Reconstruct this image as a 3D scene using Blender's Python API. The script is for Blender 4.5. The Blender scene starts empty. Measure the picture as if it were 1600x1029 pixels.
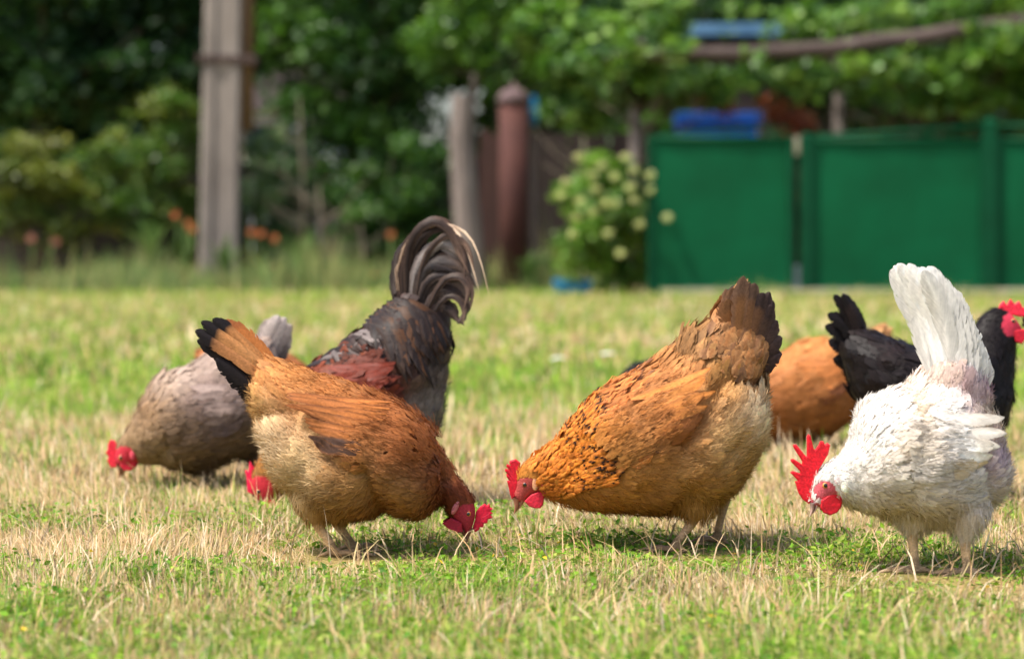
import bpy, bmesh, math, random
import numpy as np
from mathutils import Vector, Matrix
from mathutils.bvhtree import BVHTree

rng = np.random.default_rng(11)
random.seed(11)
S = bpy.context.scene
COL = S.collection

# ------------------------------------------------------------------ camera
FPX = 3778.0          # focal length in photo pixels (1600 wide) -> 85 mm
HZ = 371.0            # photo row of the horizon
CAMH = 0.57
cam = bpy.data.cameras.new('camera')
camo = bpy.data.objects.new('camera', cam); COL.objects.link(camo)
camo.location = (0, 0, CAMH); camo.rotation_euler = (math.radians(90), 0, 0)
cam.sensor_width = 36; cam.lens = 85.0
cam.shift_y = -(514.5 - HZ) / 1600.0
cam.clip_start = 0.1; cam.clip_end = 2000
cam.dof.use_dof = True; cam.dof.focus_distance = 4.28; cam.dof.aperture_fstop = 3.1
S.camera = camo

# ------------------------------------------------------------------ world, sun, exposure
SUN = Vector((-0.43, -0.24, 0.87)).normalized()
w = bpy.data.worlds.new('World'); S.world = w; w.use_nodes = True
nt = w.node_tree; nt.nodes.clear()
sky = nt.nodes.new('ShaderNodeTexSky'); sky.sky_type = 'NISHITA'; sky.sun_disc = False
sky.sun_elevation = math.asin(SUN.z); sky.sun_rotation = math.atan2(SUN.x, SUN.y)
sky.air_density = 1.0; sky.dust_density = 4.0; sky.ozone_density = 1.0
bg = nt.nodes.new('ShaderNodeBackground'); bg.inputs[1].default_value = 0.15
out = nt.nodes.new('ShaderNodeOutputWorld')
nt.links.new(sky.outputs[0], bg.inputs[0]); nt.links.new(bg.outputs[0], out.inputs[0])
sl = bpy.data.lights.new('sun', 'SUN'); sl.energy = 2.6; sl.angle = math.radians(3); sl.color = (1, 0.955, 0.88)
so = bpy.data.objects.new('sun', sl); COL.objects.link(so)
so.rotation_euler = SUN.to_track_quat('Z', 'Y').to_euler(); so.location = (-5, 3, 12)
S.view_settings.view_transform = 'Standard'; S.view_settings.look = 'None'
S.view_settings.exposure = 0.98; S.view_settings.gamma = 1.0
S.render.engine = 'CYCLES'
S.cycles.use_denoising = True
S.cycles.max_bounces = 6; S.cycles.transparent_max_bounces = 24
S.cycles.sample_clamp_indirect = 6

# ------------------------------------------------------------------ helpers
def lin(c):
    c = np.asarray(c, float) / 255.0
    return np.where(c <= 0.04045, c / 12.92, ((c + 0.055) / 1.055) ** 2.4)

def at(px, py, d):
    return Vector(((px - 800) / FPX * d, d, CAMH + (HZ - py) / FPX * d))

def wpx(n, d):
    return n / FPX * d

def link(o, parent=None):
    COL.objects.link(o)
    if parent is not None:
        o.parent = parent
    return o

def tag(o, label, cat=None, group=None, kind=None):
    if label: o['label'] = label
    if cat: o['category'] = cat
    if group: o['group'] = group
    if kind: o['kind'] = kind
    return o

def empty(name, loc, label=None, cat=None, group=None):
    o = bpy.data.objects.new(name, None); o.location = loc; o.empty_display_size = 0.1
    COL.objects.link(o)
    return tag(o, label, cat, group)

def np_mesh(name, V, F, C=None, smooth=True, NV=None):
    """V (n,3), F (m,k) with one k, C (n,3) linear colours."""
    V = np.ascontiguousarray(V, np.float32); F = np.ascontiguousarray(F, np.int32)
    me = bpy.data.meshes.new(name)
    n, (m, k) = len(V), F.shape
    me.vertices.add(n); me.vertices.foreach_set('co', V.ravel())
    me.loops.add(m * k); me.loops.foreach_set('vertex_index', F.ravel())
    me.polygons.add(m); me.polygons.foreach_set('loop_start', np.arange(m, dtype=np.int32) * k)
    me.polygons.foreach_set('use_smooth', np.full(m, smooth, bool))
    if C is not None:
        a = me.color_attributes.new('Col', 'FLOAT_COLOR', 'POINT')
        c4 = np.ones((n, 4), np.float32); c4[:, :3] = np.clip(C, 0, 1)
        a.data.foreach_set('color', c4.ravel())
    me.update(calc_edges=True); me.validate()
    if NV is not None:
        NV = NV / (np.linalg.norm(NV, axis=1)[:, None] + 1e-9)
        a = me.attributes.new('custom_normal', 'FLOAT_VECTOR', 'POINT'); a.data.foreach_set('vector', np.ascontiguousarray(NV, np.float32).ravel()); me.update()
    return me

def orient(V, F, R):
    """wind faces so their normals agree with the reference direction R (per vertex)"""
    n = np.cross(V[F[:, 1]] - V[F[:, 0]], V[F[:, 2]] - V[F[:, 0]])
    bad = (n * R[F[:, 0]]).sum(1) < 0
    F = F.copy(); F[bad] = F[bad][:, ::-1]
    return F, n

def np_obj(name, V, F, mat, parent=None, C=None, smooth=True, NV=None):
    me = np_mesh(name, V, F, C, smooth, NV); me.materials.append(mat)
    return link(bpy.data.objects.new(name, me), parent)

class MB:
    """collects pieces of ONE mesh"""
    def __init__(s): s.V = []; s.F = []; s.C = []
    def add(s, V, F, C=(1, 1, 1)):
        b = len(s.V); s.V += [tuple(v) for v in V]; s.F += [tuple(i + b for i in f) for f in F]
        s.C += [tuple(C)] * len(V); return s
    def box(s, c, h, rot=None, C=(1, 1, 1)):
        c = Vector(c); vs = []
        for x in (-1, 1):
            for y in (-1, 1):
                for z in (-1, 1):
                    v = Vector((x * h[0], y * h[1], z * h[2]))
                    vs.append(c + (rot @ v if rot else v))
        return s.add(vs, [(0, 1, 3, 2), (4, 6, 7, 5), (0, 4, 5, 1), (2, 3, 7, 6), (0, 2, 6, 4), (1, 5, 7, 3)], C)
    def tube(s, pts, radii, seg=10, C=(1, 1, 1), cap=True, wob=0.0):
        pts = [Vector(p) for p in pts]; n = len(pts); V = []; F = []
        if not hasattr(radii, '__len__'): radii = [radii] * n
        up = Vector((0.13, 0.97, 0.2))
        for i, p in enumerate(pts):
            t = (pts[min(i + 1, n - 1)] - pts[max(i - 1, 0)]).normalized()
            a = t.cross(up)
            if a.length < 0.05: a = t.cross(Vector((1, 0, 0)))
            a.normalize(); b = t.cross(a).normalized()
            for k in range(seg):
                q = 2 * math.pi * k / seg; r = radii[i] * (1 + wob * (random.random() - .5))
                V.append(p + a * math.cos(q) * r + b * math.sin(q) * r)
        for i in range(n - 1):
            for k in range(seg):
                k2 = (k + 1) % seg
                F.append((i * seg + k, i * seg + k2, (i + 1) * seg + k2, (i + 1) * seg + k))
        if cap:
            F.append(tuple(range(seg))[::-1]); F.append(tuple((n - 1) * seg + k for k in range(seg)))
        return s.add(V, F, C)
    def mesh(s, name, smooth=False):
        me = bpy.data.meshes.new(name); me.from_pydata([tuple(v) for v in s.V], [], s.F)
        a = me.color_attributes.new('Col', 'FLOAT_COLOR', 'POINT')
        c4 = np.ones((len(s.V), 4), np.float32); c4[:, :3] = np.array(s.C)
        a.data.foreach_set('color', c4.ravel())
        if smooth: me.polygons.foreach_set('use_smooth', np.ones(len(me.polygons), bool))
        bm = bmesh.new(); bm.from_mesh(me); bmesh.ops.recalc_face_normals(bm, faces=bm.faces); bm.to_mesh(me); bm.free()
        me.update(); return me
    def obj(s, name, mat, parent=None, smooth=False, bevel=0.0):
        me = s.mesh(name, smooth); me.materials.append(mat)
        o = link(bpy.data.objects.new(name, me), parent)
        if bevel:
            m = o.modifiers.new('b', 'BEVEL'); m.width = bevel; m.segments = 2; m.limit_method = 'ANGLE'
        return o

def vnoise(x, y, sc, seed=0):
    r = np.random.default_rng(seed); T = r.random((64, 64))
    x = np.asarray(x) * sc + 100.3; y = np.asarray(y) * sc + 57.7
    xi = np.floor(x).astype(int); yi = np.floor(y).astype(int); fx = x - xi; fy = y - yi
    fx = fx * fx * (3 - 2 * fx); fy = fy * fy * (3 - 2 * fy)
    g = lambda a, b: T[a % 64, b % 64]
    return (g(xi, yi) * (1 - fx) * (1 - fy) + g(xi + 1, yi) * fx * (1 - fy) + g(xi, yi + 1) * (1 - fx) * fy + g(xi + 1, yi + 1) * fx * fy)

def fbm(x, y, sc, seed=0):
    return 0.55 * vnoise(x, y, sc, seed) + 0.3 * vnoise(x, y, sc * 2.3, seed + 1) + 0.15 * vnoise(x, y, sc * 5.1, seed + 2)

def catmull(P, n):
    P = np.asarray(P, float); m = len(P)
    t = np.linspace(0, m - 1, n); i = np.minimum(t.astype(int), m - 2); f = (t - i)[:, None]
    p0 = P[np.maximum(i - 1, 0)]; p1 = P[i]; p2 = P[i + 1]; p3 = P[np.minimum(i + 2, m - 1)]
    return 0.5 * ((2 * p1) + (-p0 + p2) * f + (2 * p0 - 5 * p1 + 4 * p2 - p3) * f ** 2 + (-p0 + 3 * p1 - 3 * p2 + p3) * f ** 3)

# ------------------------------------------------------------------ materials
def new_mat(name):
    m = bpy.data.materials.new(name); m.use_nodes = True; m.node_tree.nodes.clear()
    return m, m.node_tree.nodes, m.node_tree.links

def mat_attr(name, rough=0.6, transl=0.0, noise_scale=60.0, noise_amt=0.25, spec=0.4, sheen=0.0, bump=0.0, tcol=(1, 1, 1), coat=0.0, sss=0.0, fringe=0.0):
    """colour from the mesh's own colour attribute, broken up by noise; optional translucency"""
    m, N, L = new_mat(name)
    o = N.new('ShaderNodeOutputMaterial'); b = N.new('ShaderNodeBsdfPrincipled')
    a = N.new('ShaderNodeAttribute'); a.attribute_name = 'Col'
    tc = N.new('ShaderNodeTexCoord'); no = N.new('ShaderNodeTexNoise')
    no.inputs['Scale'].default_value = noise_scale; no.inputs['Detail'].default_value = 4
    L.new(tc.outputs['Object'], no.inputs['Vector'])
    mr = N.new('ShaderNodeMapRange'); mr.inputs['From Min'].default_value = 0.3; mr.inputs['From Max'].default_value = 0.7
    mr.inputs['To Min'].default_value = 1 - noise_amt; mr.inputs['To Max'].default_value = 1 + noise_amt
    L.new(no.outputs['Fac'], mr.inputs['Value'])
    vm = N.new('ShaderNodeVectorMath'); vm.operation = 'SCALE'
    L.new(a.outputs['Color'], vm.inputs[0]); L.new(mr.outputs[0], vm.inputs['Scale'])
    L.new(vm.outputs[0], b.inputs['Base Color'])
    b.inputs['Roughness'].default_value = rough; b.inputs['Specular IOR Level'].default_value = spec
    b.inputs['Sheen Weight'].default_value = sheen; b.inputs['Coat Weight'].default_value = coat
    if sss:
        b.inputs['Subsurface Weight'].default_value = sss; b.inputs['Subsurface Radius'].default_value = (0.008, 0.002, 0.0015)
        b.inputs['Subsurface Scale'].default_value = 1.0
    if bump:
        bp = N.new('ShaderNodeBump'); bp.inputs['Strength'].default_value = bump; bp.inputs['Distance'].default_value = 0.002
        L.new(no.outputs['Fac'], bp.inputs['Height']); L.new(bp.outputs[0], b.inputs['Normal'])
    if transl:
        t = N.new('ShaderNodeBsdfTranslucent'); mx = N.new('ShaderNodeMixShader'); mx.inputs[0].default_value = transl
        vt = N.new('ShaderNodeVectorMath'); vt.operation = 'MULTIPLY'; vt.inputs[1].default_value = tcol
        L.new(vm.outputs[0], vt.inputs[0]); L.new(vt.outputs[0], t.inputs['Color'])
        L.new(b.outputs[0], mx.inputs[1]); L.new(t.outputs[0], mx.inputs[2]); last = mx.outputs[0]
    else:
        last = b.outputs[0]
    if fringe:
        # vane of a feather: barbs run obliquely outwards and come apart at the rim
        def mth(op, a_, b_=None):
            q = N.new('ShaderNodeMath'); q.operation = op
            for i_, v_ in enumerate((a_, b_)):
                if v_ is None: continue
                if hasattr(v_, 'is_output'): L.new(v_, q.inputs[i_])
                else: q.inputs[i_].default_value = v_
            return q.outputs[0]
        fs = N.new('ShaderNodeAttribute'); fs.attribute_name = 'FS'; sx = N.new('ShaderNodeSeparateXYZ'); L.new(fs.outputs['Vector'], sx.inputs[0])
        as_ = mth('ABSOLUTE', sx.outputs[0]); t_ = sx.outputs[1]; id_ = sx.outputs[2]
        bar = mth('ADD', mth('SUBTRACT', mth('MULTIPLY', t_, 26.0), mth('MULTIPLY', as_, 7.0)), mth('MULTIPLY', id_, 61.0))
        bn = N.new('ShaderNodeTexNoise'); bn.noise_dimensions = '2D'; bn.inputs['Scale'].default_value = 1.0; bn.inputs['Detail'].default_value = 2.0
        cb = N.new('ShaderNodeCombineXYZ'); L.new(bar, cb.inputs[0]); L.new(mth('MULTIPLY', sx.outputs[0], 1.6), cb.inputs[1]); L.new(cb.outputs[0], bn.inputs['Vector'])
        tipe = mth('MULTIPLY', mth('SUBTRACT', t_, .70), 3.0); sidee = mth('MULTIPLY', as_, mth('GREATER_THAN', t_, .25))
        e = mth('MAXIMUM', tipe, sidee)
        e = mth('ADD', e, mth('MULTIPLY', mth('SUBTRACT', bn.outputs['Fac'], .5), fringe))
        cut = mth('GREATER_THAN', e, .92)
        tr = N.new('ShaderNodeBsdfTransparent'); m2 = N.new('ShaderNodeMixShader'); L.new(cut, m2.inputs[0]); L.new(last, m2.inputs[1]); L.new(tr.outputs[0], m2.inputs[2]); last = m2.outputs[0]
        sc2 = N.new('ShaderNodeVectorMath'); sc2.operation = 'SCALE'; L.new(vm.outputs[0], sc2.inputs[0])
        L.new(mth('ADD', mth('MULTIPLY', bn.outputs['Fac'], .5), .75), sc2.inputs['Scale']); L.new(sc2.outputs[0], b.inputs['Base Color'])
    L.new(last, o.inputs[0])
    return m

def mat_noise(name, c1, c2, scale=5.0, rough=0.8, bump=0.3, stretch=(1, 1, 1), dist=0.01, metal=0.0, spec=0.4):
    """two colours mixed by stretched noise (wood, concrete, rust, paint)"""
    m, N, L = new_mat(name)
    o = N.new('ShaderNodeOutputMaterial'); b = N.new('ShaderNodeBsdfPrincipled'); L.new(b.outputs[0], o.inputs[0])
    tc = N.new('ShaderNodeTexCoord'); mp = N.new('ShaderNodeMapping'); mp.inputs['Scale'].default_value = stretch
    no = N.new('ShaderNodeTexNoise'); no.inputs['Scale'].default_value = scale; no.inputs['Detail'].default_value = 8; no.inputs['Roughness'].default_value = .65
    L.new(tc.outputs['Object'], mp.inputs[0]); L.new(mp.outputs[0], no.inputs['Vector'])
    r = N.new('ShaderNodeValToRGB'); r.color_ramp.elements[0].position = .32; r.color_ramp.elements[1].position = .68
    r.color_ramp.elements[0].color = (*lin(c1), 1); r.color_ramp.elements[1].color = (*lin(c2), 1)
    L.new(no.outputs['Fac'], r.inputs[0]); L.new(r.outputs[0], b.inputs['Base Color'])
    b.inputs['Roughness'].default_value = rough; b.inputs['Metallic'].default_value = metal; b.inputs['Specular IOR Level'].default_value = spec
    if bump:
        bp = N.new('ShaderNodeBump'); bp.inputs['Strength'].default_value = bump; bp.inputs['Distance'].default_value = dist
        L.new(no.outputs['Fac'], bp.inputs['Height']); L.new(bp.outputs[0], b.inputs['Normal'])
    return m

M = {}
M['feather'] = mat_attr('feather', rough=0.62, transl=0.22, noise_scale=220, noise_amt=0.16, spec=0.2, fringe=1.5)
M['gloss_feather'] = mat_attr('gloss_feather', rough=0.5, transl=0.08, noise_scale=220, noise_amt=0.2, spec=0.16, fringe=1.2)
M['white_feather'] = mat_attr('white_feather', rough=0.7, transl=0.22, noise_scale=160, noise_amt=0.06, spec=0.15, fringe=1.5)
M['skin'] = mat_attr('bare_skin', rough=0.55, noise_scale=240, noise_amt=0.30, bump=0.45, spec=0.3, sss=0.25)
M['body'] = mat_attr('hen_body', rough=0.75, noise_scale=330, noise_amt=0.22, bump=0.8, spec=0.25)
M['horn'] = mat_attr('horn_beak', rough=0.38, noise_scale=90, noise_amt=0.25, spec=0.5)
M['eye'] = mat_attr('eye_ball', rough=0.08, noise_scale=10, noise_amt=0.0, spec=0.7, coat=0.6)
M['grass'] = mat_attr('grass_blades', rough=0.6, transl=0.3, noise_scale=40, noise_amt=0.18, spec=0.25)
M['leaf'] = mat_attr('leaf_foliage', rough=0.42, transl=0.36, noise_scale=8, noise_amt=0.25, spec=0.5, tcol=(1.1, 1.25, 0.5))
M['petal'] = mat_attr('petal', rough=0.6, transl=0.3, noise_scale=20, noise_amt=0.15)
M['bark'] = mat_noise('bark', (62, 52, 42), (104, 92, 78), 9, .9, .6, (1, 1, .25))
M['twig'] = mat_noise('dry_twig', (96, 86, 72), (134, 122, 104), 9, .9, .3, (1, 1, .25))
M['concrete'] = mat_noise('weathered_concrete', (108, 99, 92), (142, 132, 123), 3.2, .9, .35, (1, 1, .35), .01)
M['greywood'] = mat_noise('grey_weathered_wood', (84, 75, 70), (134, 122, 115), 7, .9, .7, (3, 3, .22), .02)
M['brownwood'] = mat_noise('brown_wood', (92, 70, 50), (132, 104, 76), 7, .85, .5, (3, 3, .22), .01)
M['darkwood'] = mat_noise('dark_boards', (34, 27, 24), (62, 50, 44), 6, .9, .4, (3, 3, .3), .01)
M['redwood'] = mat_noise('reddish_boards', (46, 30, 26), (72, 47, 40), 6, .9, .4, (3, 3, .3), .01)
M['log'] = mat_noise('dark_log_bark', (56, 46, 42), (92, 78, 72), 9, .9, .7, (.25, 1, 1), .02)
M['rust'] = mat_noise('rusty_primer_steel', (62, 33, 29), (86, 50, 42), 5, .85, .25, (1, 1, .5), .004, 0.0, .4)
M['cap'] = mat_noise('dusty_cap_metal', (84, 66, 66), (112, 92, 92), 8, .8, .2)
M['wire'] = mat_noise('rusty_wire', (54, 42, 40), (86, 66, 58), 20, .7, .2)
M['green_paint'] = mat_noise('green_gate_paint', (0, 68, 38), (0, 86, 51), 1.3, .6, .06, (1, 1, 1), .01, 0, .15)
M['green_dark'] = mat_noise('green_frame_paint', (0, 56, 32), (0, 70, 42), 2.0, .6, .06, (1, 1, 1), .01, 0, .15)
M['sill'] = mat_noise('concrete_sill', (150, 138, 118), (190, 176, 152), 4, .9, .3)
M['blue'] = mat_noise('blue_plastic', (6, 58, 138), (14, 76, 160), 3, .45, .05)
M['cyan'] = mat_noise('blue_enamel', (22, 110, 158), (40, 134, 184), 4, .4, .05)
M['paleblue'] = mat_noise('faded_blue_roof', (60, 98, 130), (84, 122, 152), 4, .7, .1)
M['brick'] = mat_noise('brick', (140, 74, 50), (176, 104, 76), 6, .85, .3)
M['render'] = mat_noise('pale_render', (176, 180, 190), (206, 208, 214), 3, .85, .1)
M['glass'] = mat_noise('window_glass', (30, 38, 46), (50, 60, 70), 3, .08, 0)
M['terracotta'] = mat_noise('terracotta', (164, 86, 54), (188, 108, 72), 6, .8, .2)

# ground: soil, thatch and green patches
def ground_material():
    m, N, L = new_mat('lawn_ground')
    o = N.new('ShaderNodeOutputMaterial'); b = N.new('ShaderNodeBsdfPrincipled'); L.new(b.outputs[0], o.inputs[0])
    tc = N.new('ShaderNodeTexCoord')
    n1 = N.new('ShaderNodeTexNoise'); n1.inputs['Scale'].default_value = 1.1; n1.inputs['Detail'].default_value = 6
    n2 = N.new('ShaderNodeTexNoise'); n2.inputs['Scale'].default_value = 140; n2.inputs['Detail'].default_value = 5
    for n in (n1, n2): L.new(tc.outputs['Object'], n.inputs['Vector'])
    r1 = N.new('ShaderNodeValToRGB'); r1.color_ramp.elements[0].position = .35; r1.color_ramp.elements[1].position = .65
    r1.color_ramp.elements[0].color = (*lin((116, 128, 58)), 1); r1.color_ramp.elements[1].color = (*lin((178, 156, 104)), 1)
    r2 = N.new('ShaderNodeValToRGB'); r2.color_ramp.elements[0].position = .35; r2.color_ramp.elements[1].position = .7
    r2.color_ramp.elements[0].color = (.42, .38, .32, 1); r2.color_ramp.elements[1].color = (1.15, 1.12, 1.05, 1)
    mx = N.new('ShaderNodeMix'); mx.data_type = 'RGBA'; mx.blend_type = 'MULTIPLY'; mx.inputs[0].default_value = 1
    L.new(n1.outputs['Fac'], r1.inputs[0]); L.new(n2.outputs['Fac'], r2.inputs[0])
    L.new(r1.outputs[0], mx.inputs[6]); L.new(r2.outputs[0], mx.inputs[7]); L.new(mx.outputs[2], b.inputs['Base Color'])
    b.inputs['Roughness'].default_value = .95; b.inputs['Specular IOR Level'].default_value = .1
    bp = N.new('ShaderNodeBump'); bp.inputs['Strength'].default_value = .8; bp.inputs['Distance'].default_value = .01
    L.new(n2.outputs['Fac'], bp.inputs['Height']); L.new(bp.outputs[0], b.inputs['Normal'])
    return m
M['ground'] = ground_material()

# ================================================================== SETTING
gx = np.concatenate([np.linspace(-600, -12, 8), np.linspace(-10, 10, 61), np.linspace(12, 600, 8)])
gy = np.concatenate([np.linspace(-200, 1, 5), np.linspace(2, 34, 97), np.linspace(40, 1200, 8)])
GX, GY = np.meshgrid(gx, gy)
def gz(x, y):
    """gentle unevenness of the lawn"""
    return (fbm(x, y, 0.8, 5) - 0.5) * 0.02 * np.clip((np.asarray(y) - 2.5) / 2, 0, 1) * np.clip((34 - np.asarray(y)) / 6, 0, 1)
gv = np.stack([GX, GY, gz(GX, GY)], -1).reshape(-1, 3)
nx, ny = len(gx), len(gy); I = np.arange(nx * ny).reshape(ny, nx)
gf = np.stack([I[:-1, :-1], I[:-1, 1:], I[1:, 1:], I[1:, :-1]], -1).reshape(-1, 4)
ground = np_obj('ground', gv, gf, M['ground'])
tag(ground, 'dry lawn ground of straw and green patches', None, None, 'structure')

# ------------------------------------------------------------------ grass
def greenness(x, y):
    """share of green plants over the lawn: bands and patches"""
    n = fbm(x, y, 1.5, 21); n2 = fbm(x, y, 4.5, 31)
    yy = y + (n - .5) * 1.1
    g = np.interp(yy, [2.6, 3.7, 4.05, 4.35, 5.0, 6.5, 7.4, 8.2, 10.2, 11.2, 13, 15, 18, 22, 26],
                      [.54, .52, .42, .20, .22, .30, .45, 1.25, 1.3, .85, .66, .78, .74, .86, .92])
    g = g + (n2 - .5) * 1.3 + (n - .5) * .7
    # the fresh tufts by the feet of the middle and the white hen
    for cx, cy, rx, ry, a in ((.33, 4.42, .20, .12, .55), (.62, 4.22, .30, .14, .5), (.02, 4.45, .25, .15, .3), (-.25, 4.15, .3, .15, .25), (-.85, 4.9, .5, .4, .2)):
        g = g + a * np.exp(-((x - cx) / rx) ** 2 - ((y - cy) / ry) ** 2)
    return np.clip(g, 0, 1)

STRAW = lin([(226, 196, 154), (208, 174, 128), (240, 218, 184), (186, 150, 102), (216, 180, 132), (204, 182, 130)])
GREEN = lin([(104, 148, 32), (132, 168, 42), (84, 132, 36), (150, 174, 58), (112, 156, 28), (162, 174, 80)])

def blades(name, x, y, h, wd, lean, col, parent=None, curl=0.35, rows=4):
    n = len(x); a = fbm(x, y, 2.6, 91) * 14 + rng.normal(0, 1.1, n); f = a + np.pi / 2 + rng.normal(0, .5, n)
    t = np.array([0, .4, .75, 1.0]) if rows == 4 else np.array([0, .55, 1.0]); nb = 2 * rows - 1; V = np.zeros((n, nb, 3)); C = np.zeros((n, nb, 3))
    dx, dy = np.cos(a), np.sin(a); sx, sy = np.cos(f), np.sin(f); z0 = gz(x, y) - 0.003
    k = 0
    for i, tt in enumerate(t):
        off = lean * h * (tt * (1 - curl) + curl * tt * tt); zz = h * tt * np.sqrt(np.clip(1 - (lean * tt * .75) ** 2, .05, 1))
        ww = wd * (1 - tt ** 1.6) * .5
        for sgn in ((-1, 1) if i < rows - 1 else (0,)):
            V[:, k, 0] = x + dx * off + sx * sgn * ww; V[:, k, 1] = y + dy * off + sy * sgn * ww; V[:, k, 2] = z0 + zz
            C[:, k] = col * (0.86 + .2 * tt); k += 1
    T = np.array([(0, 1, 3), (0, 3, 2), (2, 3, 5), (2, 5, 4), (4, 5, 6)] if rows == 4 else [(0, 1, 3), (0, 3, 2), (2, 3, 4)])
    F = (np.arange(n)[:, None, None] * nb + T[None]).reshape(-1, 3)
    V = V.reshape(-1, 3); R = np.repeat(np.array([[0, -1.0, .35]]), len(V), 0); F, _ = orient(V, F, R)
    nv = np.repeat(np.stack([rng.normal(0, .55, n), rng.normal(-.15, .5, n), np.ones(n)], 1), nb, 0)
    return np_obj(name, V, F, M['grass'], parent, C.reshape(-1, 3), True, nv)

def scatter(n, y0, y1, margin, power=1.0):
    y = y0 + (y1 - y0) * rng.random(n) ** power
    hw = y * 800 / FPX + margin
    x = (rng.random(n) * 2 - 1) * hw
    return x, y

FEET = [((px_f - 800) / FPX * d_f, d_f) for px_f, d_f in ((532, 4.36), (552, 4.36), (1046, 4.42), (1122, 4.42), (1427, 4.12), (1502, 4.12), (1085, 4.42), (1465, 4.12), (727, 4.36), (803, 4.42), (1261, 4.12))]
def grass_zone(name, label, n, y0, y1, margin, hs, ws, power=1.0):
    x, y = scatter(n, y0, y1, margin, power)
    # clump the blades a little
    clump = fbm(x, y, 9.0, 44)
    keep = rng.random(n) < np.clip(.10 + 1.35 * clump, 0, 1)
    x, y = x[keep], y[keep]; n = len(x)
    G = greenness(x, y); isg = rng.random(n) < G * .9
    col = np.where(isg[:, None], GREEN[rng.integers(0, 6, n)], STRAW[rng.integers(0, 6, n)]) * rng.uniform(.72, 1.12, n)[:, None]
    h = hs * rng.lognormal(-.1, .42, n) * np.where(isg, np.interp(y, [3.6, 4.4], [1.25, .85]), 1.0); h = np.minimum(h, hs * 2.8)
    for (fx, fy) in FEET:                                           # turf trodden and pecked short where the birds stand
        h = h * (1 - .72 * np.exp(-((x - fx) / .12) ** 2 - ((y - fy + .09) / .20) ** 2))
    lean = np.clip(np.abs(rng.normal(.35, .3, n)), 0, 1.1)
    flat = (rng.random(n) < .30) & ~isg; lean = np.where(flat, rng.uniform(1.0, 1.3, n), lean)
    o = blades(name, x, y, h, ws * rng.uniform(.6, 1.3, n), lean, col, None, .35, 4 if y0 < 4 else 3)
    return tag(o, label, 'grass', None, 'stuff')

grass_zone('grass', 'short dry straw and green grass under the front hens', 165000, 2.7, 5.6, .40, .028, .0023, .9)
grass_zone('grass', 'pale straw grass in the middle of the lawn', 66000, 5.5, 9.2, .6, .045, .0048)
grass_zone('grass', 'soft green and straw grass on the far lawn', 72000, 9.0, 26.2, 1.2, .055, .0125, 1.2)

# low leafy plants (knotgrass and clover) in the green patches
def leaf_mesh(name, P, size, col, mat, parent=None, tilt=0.8, aspect=.55, up=None, fold=.18):
    """one diamond-shaped folded leaf (4 tris) at each point"""
    n = len(P)
    D = rng.normal(0, 1, (n, 3)); D[:, 2] = D[:, 2] * tilt
    D /= np.linalg.norm(D, axis=1)[:, None]
    U = rng.normal(0, .55, (n, 3)); U[:, 2] += 1.0
    if up is not None: U = U + up
    Sd = np.cross(D, U); Sd /= np.linalg.norm(Sd, axis=1)[:, None] + 1e-9
    Nn = np.cross(Sd, D)
    s = size[:, None] if hasattr(size, '__len__') else size
    V = np.stack([P, P + D * .45 * s + Sd * aspect * .5 * s, P + D * s - Nn * .12 * s, P + D * .45 * s - Sd * aspect * .5 * s, P + D * .5 * s - Nn * fold * s * .5], 1)
    C = np.repeat(col[:, None, :], 5, 1)
    T = np.array([(0, 1, 4), (1, 2, 4), (2, 3, 4), (3, 0, 4)])
    F = (np.arange(n)[:, None, None] * 5 + T[None]).reshape(-1, 3)
    return np_obj(name, V.reshape(-1, 3), F, mat, parent, C.reshape(-1, 3), smooth=False)

x, y = scatter(80000, 2.7, 5.0, .5, 1.0)
k = rng.random(len(x)) < (greenness(x, y) - .22) * 1.2
x, y = x[k], y[k]; n = len(x)
hz_ = np.ones(n)
for (fx, fy) in FEET: hz_ = hz_ * (1 - .85 * np.exp(-((x - fx) / .10) ** 2 - ((y - fy + .09) / .18) ** 2))
P = np.stack([x, y, gz(x, y) + rng.uniform(.002, .030, n) * hz_], 1)
c = GREEN[rng.integers(0, 6, n)] * rng.uniform(.65, 1.15, n)[:, None]
yel = rng.random(n) < .008; c[yel] = lin((236, 196, 50))
o = leaf_mesh('clover', P, rng.uniform(.007, .018, n), c, M['grass'], None, .45, .6)
tag(o, 'low green clover and knotgrass leaves in the foreground', 'clover', None, 'stuff')

# long dead stalks: lying and a few standing with seed heads
def stalks(name, label, n, y0, y1, hmin, hmax, lmin, lmax, wd):
    x, y = scatter(n, y0, y1, .4)
    col = STRAW[rng.integers(0, 6, n)] * rng.uniform(.85, 1.15, n)[:, None]
    o = blades(name, x, y, rng.uniform(hmin, hmax, n), wd * rng.uniform(.7, 1.3, n), rng.uniform(lmin, lmax, n), col, None, .5)
    return tag(o, label, 'straw', None, 'stuff')
stalks('straw', 'long pale dead stalks lying over the lawn', 2600, 2.8, 6.5, .05, .11, .95, 1.25, .003)
stalks('straw', 'thin upright dry grass stems with bleached tips', 700, 2.9, 7.5, .05, .11, .02, .35, .0022)

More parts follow.
